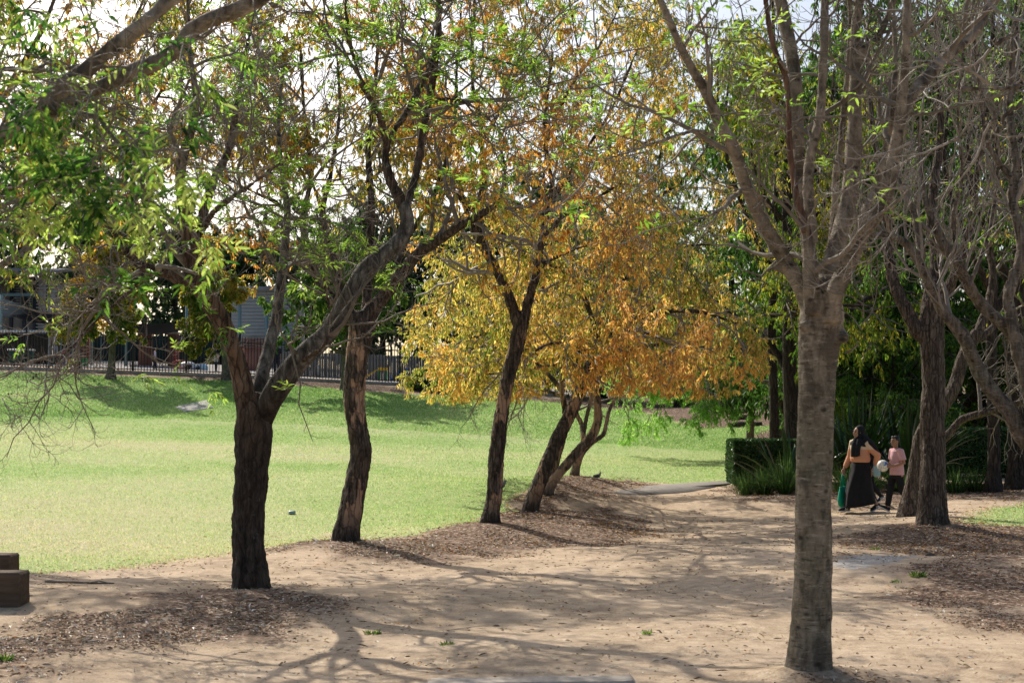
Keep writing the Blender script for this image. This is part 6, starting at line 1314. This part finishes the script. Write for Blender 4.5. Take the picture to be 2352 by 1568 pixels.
for q in 'lr':
    h, k, a = (np.array(JB[j + q]) for j in ('hip_', 'kn_', 'an_')); mb.tube([h * [1, .8, 1] + np.array([0, 0, .0]), h * .7 + k * .3, k, k * .5 + a * .5, k * .1 + a * .9 + np.array([0, 0, .01])], [.062, .074, .064, .058, .05], 14)
mb.build('trousers', BLK, B_, True, .010, None, 2)
mb = MB(); Rb = Matrix.Rotation(.15, 3, 'Z')
mb.ball(T_(-.026, 0, .042), np.array((.088, .082, .088)) * s, 18, Rb); mb.ball(T_(-.055, 0, -.005), np.array((.05, .068, .07)) * s, 14, Rb); mb.tube([T_(.05, -.045, .088), T_(.06, 0, .096), T_(.05, .045, .088)], np.array([.02, .024, .02]) * s, 8)
mb.build('hair', HAIR, B_, True, .009, None, 1)
for q in 'rl': shoe(B_, JB['an_' + q], JB['to_' + q], .85, False)
tb_ = NT('ball_panels'); ob = tb_.obj(); vz = tb_.n('TexVoronoi', {'Vector': ob, 'Scale': 9.5}, feature='DISTANCE_TO_EDGE').outputs[0]
nz = tb_.noise(ob, 8, 3); cb = tb_.mix(tb_.ramp(nz, [(.55, 0.), (.58, 1.)]), (.72, .71, .64), (.08, .20, .46)); cb = tb_.mix(tb_.ramp(vz, [(.02, 1.), (.05, 0.)]), cb, (.40, .42, .42))
BALL = tb_.done(cb, .45, None, .4)
bc = to_world(B_, (.285, 0, .875)); mb = MB(); mb.ball((0, 0, 0), .108, 32); o = mb.build('football', BALL, None, True); o.location = bc; tag(o, 'white football with blue markings held in front of the boy', 'ball')
# child hidden behind the woman
K_ = place('person', 'mostly hidden person in dark clothes stepping along right behind the woman', 1990, 1168, 28.0, (-.92, -.38), GP_)
JK = {k: (np.array(v) * [.92, .92, .90] if k not in ('curl',) else v) for k, v in JB.items()}
JK['an_r'] = (.36, -.07, .085); JK['to_r'] = (.47, -.07, .035); JK['kn_r'] = (.20, -.07, .39); JK['an_l'] = (-.26, .07, .13)
JK['wr_l'] = (.05, .20, .62); JK['wr_r'] = (.05, -.20, .62)
for q in 'lr': JK['hd_' + q] = (.2, 0, -1); JK['ht_' + q] = (1, 0, 0); JK['hu_' + q] = (0, 1 if q == 'l' else -1, 0)
TK = figure(K_, .79, JK, SKIN2, .0)
mb = MB(); mb.loft([(0, 0, .64, .11, .135), (0, 0, .80, .105, .13), (0, 0, .95, .10, .13), (0, 0, 1.03, .085, .128), (0, 0, 1.075, .05, .064)], 22)
for q in 'lr':
    a, b, c = (np.array(JK[k + q]) for k in ('sh_', 'el_', 'wr_')); mb.tube([a * [1, .6, 1], a, a * .5 + b * .5, b, b * .2 + c * .8], [.055, .058, .052, .046, .038], 12)
mb.build('dark_top', BLK2, K_, True, .011, None, 2)
mb = MB(); mb.loft([(0, 0, .62, .09, .12), (0, 0, .70, .10, .122), (0, 0, .74, .09, .11)], 20)
for q in 'lr':
    h, k, a = (np.array(JK[j + q]) for j in ('hip_', 'kn_', 'an_')); mb.tube([h, h * .6 + k * .4, k, k * .5 + a * .5, k * .06 + a * .94], [.075, .068, .054, .05, .036], 14)
mb.build('leggings', BLK, K_, True, .010, None, 2)
mb = MB(); mb.ball(TK(-.026, 0, .042), np.array((.088, .082, .088)) * .79, 18); mb.ball(TK(-.06, 0, -.04), np.array((.05, .07, .10)) * .79, 14); mb.build('hair', HAIR, K_, True, .009, None, 1)
for q in 'rl': shoe(K_, JK['an_' + q], JK['to_' + q], .8)

# ------------------------------------------------------------------ pigeons
FEA = plain('grey_feathers', (.22, .21, .22), .8, .25, 20); FED = plain('dark_feathers', (.07, .065, .07), .7, .2, 20)
def pigeon(label, u, v, rz, sc_=1.):
    c = ground_at(u, v); r = thing('pigeon', label, 'bird', c, rz, 'grey pigeons on the ground')
    mb = MB(); mb.tube([(-.10, 0, .085), (-.06, 0, .10), (.0, 0, .115), (.055, 0, .13), (.085, 0, .165), (.095, 0, .20)], [.022, .045, .062, .056, .036, .028], 14); mb.ball((.10, 0, .215), (.032, .026, .027), 12); mb.build('body', FEA, r, True, .007, None, 1)
    mb = MB(); mb.tube([(.125, 0, .212), (.155, 0, .203)], [.008, .003], 8); mb.build('beak', FED, r, True)
    mb = MB(); mb.tube([(.095, 0, .235), (.08, 0, .27), (.07, 0, .30)], [.008, .006, .002], 6); mb.build('crest', FED, r, True)
    mb = MB(); mb.add([(-.08, .03, .095), (-.08, -.03, .095), (-.24, -.045, .075), (-.24, .045, .075), (-.08, .03, .08), (-.08, -.03, .08), (-.24, -.045, .068), (-.24, .045, .068)], [(0, 1, 2, 3), (7, 6, 5, 4), (0, 4, 5, 1), (1, 5, 6, 2), (2, 6, 7, 3), (3, 7, 4, 0)]); mb.build('tail', FED, r)
    r.scale = (sc_,) * 3
    for y in (-1, 1):
        mb = MB(); mb.ball((-.03, y * .048, .115), (.10, .018, .042), 12); mb.build('wing', FED, r, True)
        mb = MB(); mb.tube([(.0, y * .022, .07), (.005, y * .024, .03), (.0, y * .024, .004), (.03, y * .026, .003)], [.007, .005, .005, .003], 6); mb.build('leg', plain('bird_leg', (.35, .12, .10), .6), r)
pigeon('grey crested pigeon peering out from behind the straight middle trunk', 1149, 1128, .15)
pigeon('grey pigeon on the farthest mulch mound by the many stemmed small tree', 1372, 1101, .3, .7)

# ------------------------------------------------------------------ far figures in the school yard
def small_person(label, u, Y, h, top, legs, skin, hairm, ang):
    x = px(u, Y); z = Hs(x, Y); r = thing('person', label, 'person', (x, Y, z), ang, 'people in the school yard behind the fence'); k = h / 1.43
    J = {q: np.array(v) * k for q, v in JB.items() if q != 'curl'}
    for q, y in (('l', 1), ('r', -1)):
        J['kn_' + q] = np.array((.03 * y, .075 * y, .42)) * k; J['an_' + q] = np.array((.06 * y - .02, .075 * y, .085)) * k; J['to_' + q] = J['an_' + q] + np.array((.12, .01 * y, -.05)) * k
        J['el_' + q] = np.array((-.02, .20 * y, .92)) * k; J['wr_' + q] = np.array((.06, .20 * y, .72)) * k; J['hd_' + q] = (.25, 0, -1); J['ht_' + q] = (1, 0, 0); J['hu_' + q] = (0, y, 0)
    T = figure(r, .87 * k, J, skin, .1, vox=.012)
    mb = MB(); mb.loft([(0, 0, .68 * k, .128 * k, .158 * k), (0, 0, .85 * k, .124 * k, .15 * k), (0, 0, 1.05 * k, .115 * k, .146 * k), (0, 0, 1.14 * k, .094 * k, .144 * k), (0, 0, 1.195 * k, .056 * k, .07 * k)], 18)
    for q in 'lr':
        a, b = J['sh_' + q], J['el_' + q]; mb.tube([a * [1, .6, 1], a, a * .5 + b * .5, a * .15 + b * .85], np.array([.062, .065, .062, .06]) * k, 10)
    mb.build('shirt', top, r, True, .014 * k, None, 2)
    mb = MB(); mb.loft([(0, 0, .64 * k, .105 * k, .145 * k), (0, 0, .72 * k, .115 * k, .148 * k), (0, 0, .8 * k, .1 * k, .128 * k)], 16)
    for q in 'lr':
        hp, kn, an = J['hip_' + q], J['kn_' + q], J['an_' + q]; mb.tube([hp * [1, .8, 1], hp * .6 + kn * .4, kn, kn * .1 + an * .9], np.array([.064, .076, .064, .05]) * k, 10)
    mb.build('trousers', legs, r, True, .014 * k, None, 2)
    mb = MB(); s_ = .87 * k; mb.ball(T(-.024, 0, .042), np.array((.09, .084, .09)) * s_, 14); mb.ball(T(-.055, 0, -.01), np.array((.05, .07, .075)) * s_, 12); mb.build('hair', hairm, r, True, .014 * k, None, 1)
    for q in 'lr':
        mb = MB(); a, b = J['an_' + q], J['to_' + q]; mb.tube([a - (b - a) * .35 - np.array([0, 0, .04 * k]), a * .5 + b * .5 - np.array([0, 0, .005]), b], np.array([.04, .042, .032]) * k, 10); mb.build('shoe', SHOE, r, True)
LILS, GREYS, NAVY, TANH, ROSE, BLUE2 = plain('pale_lilac_cotton', (.58, .54, .66), .85), plain('light_grey_cotton', (.42, .42, .42), .85), plain('navy_cloth', (.014, .018, .04), .85), plain('straw_hat', (.42, .30, .17), .85), plain('bright_pink_cotton', (.62, .10, .28), .85), plain('royal_blue_cotton', (.03, .07, .28), .85)
for a in [('small child in bright pink top by the yellow crate behind the fence', 148, 70, .95, ROSE, BLUE2, SKIN, HAIR, 2.6), ('small child in blue beside the pink clad child behind the fence', 157, 70.6, .92, BLUE2, NAVY, SKIN2, HAIR, .6),
          ('person with straw coloured hat near the white shed corner post', 127, 72, 1.15, GREYS, NAVY, SKIN, TANH, 3.4), ('child in pale lilac shirt walking between the brick pillars', 355, 70, 1.05, LILS, NAVY, SKIN, HAIR, .2),
          ('child in light grey top left of the dark ash trunk behind the fence', 496, 70, 1.0, GREYS, NAVY, SKIN, HAIR, 1.2), ('adult in a long navy coat seen between the ash limbs behind the fence', 635, 68.5, 1.55, NAVY, NAVY, SKIN, HAIR, -1.2),
          ('small child in grey crouching low by the paling fence', 730, 69.6, .7, GREYS, GREYS, SKIN, HAIR, -.6)]: small_person(*a)

# fallen branch and stone
fb = np.array([ground_at(u, v) for u, v in [(105, 1337), (150, 1339), (205, 1341), (262, 1342)]]); fb[:, 2] += .014
mb = MB(); mb.tube(catmull(fb, 14), np.linspace(.016, .007, 14), 8); mb.tube([fb[2], fb[2] + np.array([.12, -.10, .03]), fb[2] + np.array([.26, -.16, .01])], [.008, .006, .003], 6)
o = mb.build('fallen_branch', M['twig'], None, True, base=fb[1]); o.location = fb[1]; tag(o, 'long thin dry branch lying on the path right of the dark timber steps', 'branch')
c = ground_at(2137, 1279); mb = MB(); mb.ball((0, 0, .02), (.06, .045, .035), 12); o = mb.build('stone', plain('dark_stone', (.10, .085, .07), .9, .4, 14, bump=.5), None, True, .02); o.location = c; tag(o, 'dark stone at the edge of the grey hard path strip at right', 'stone')
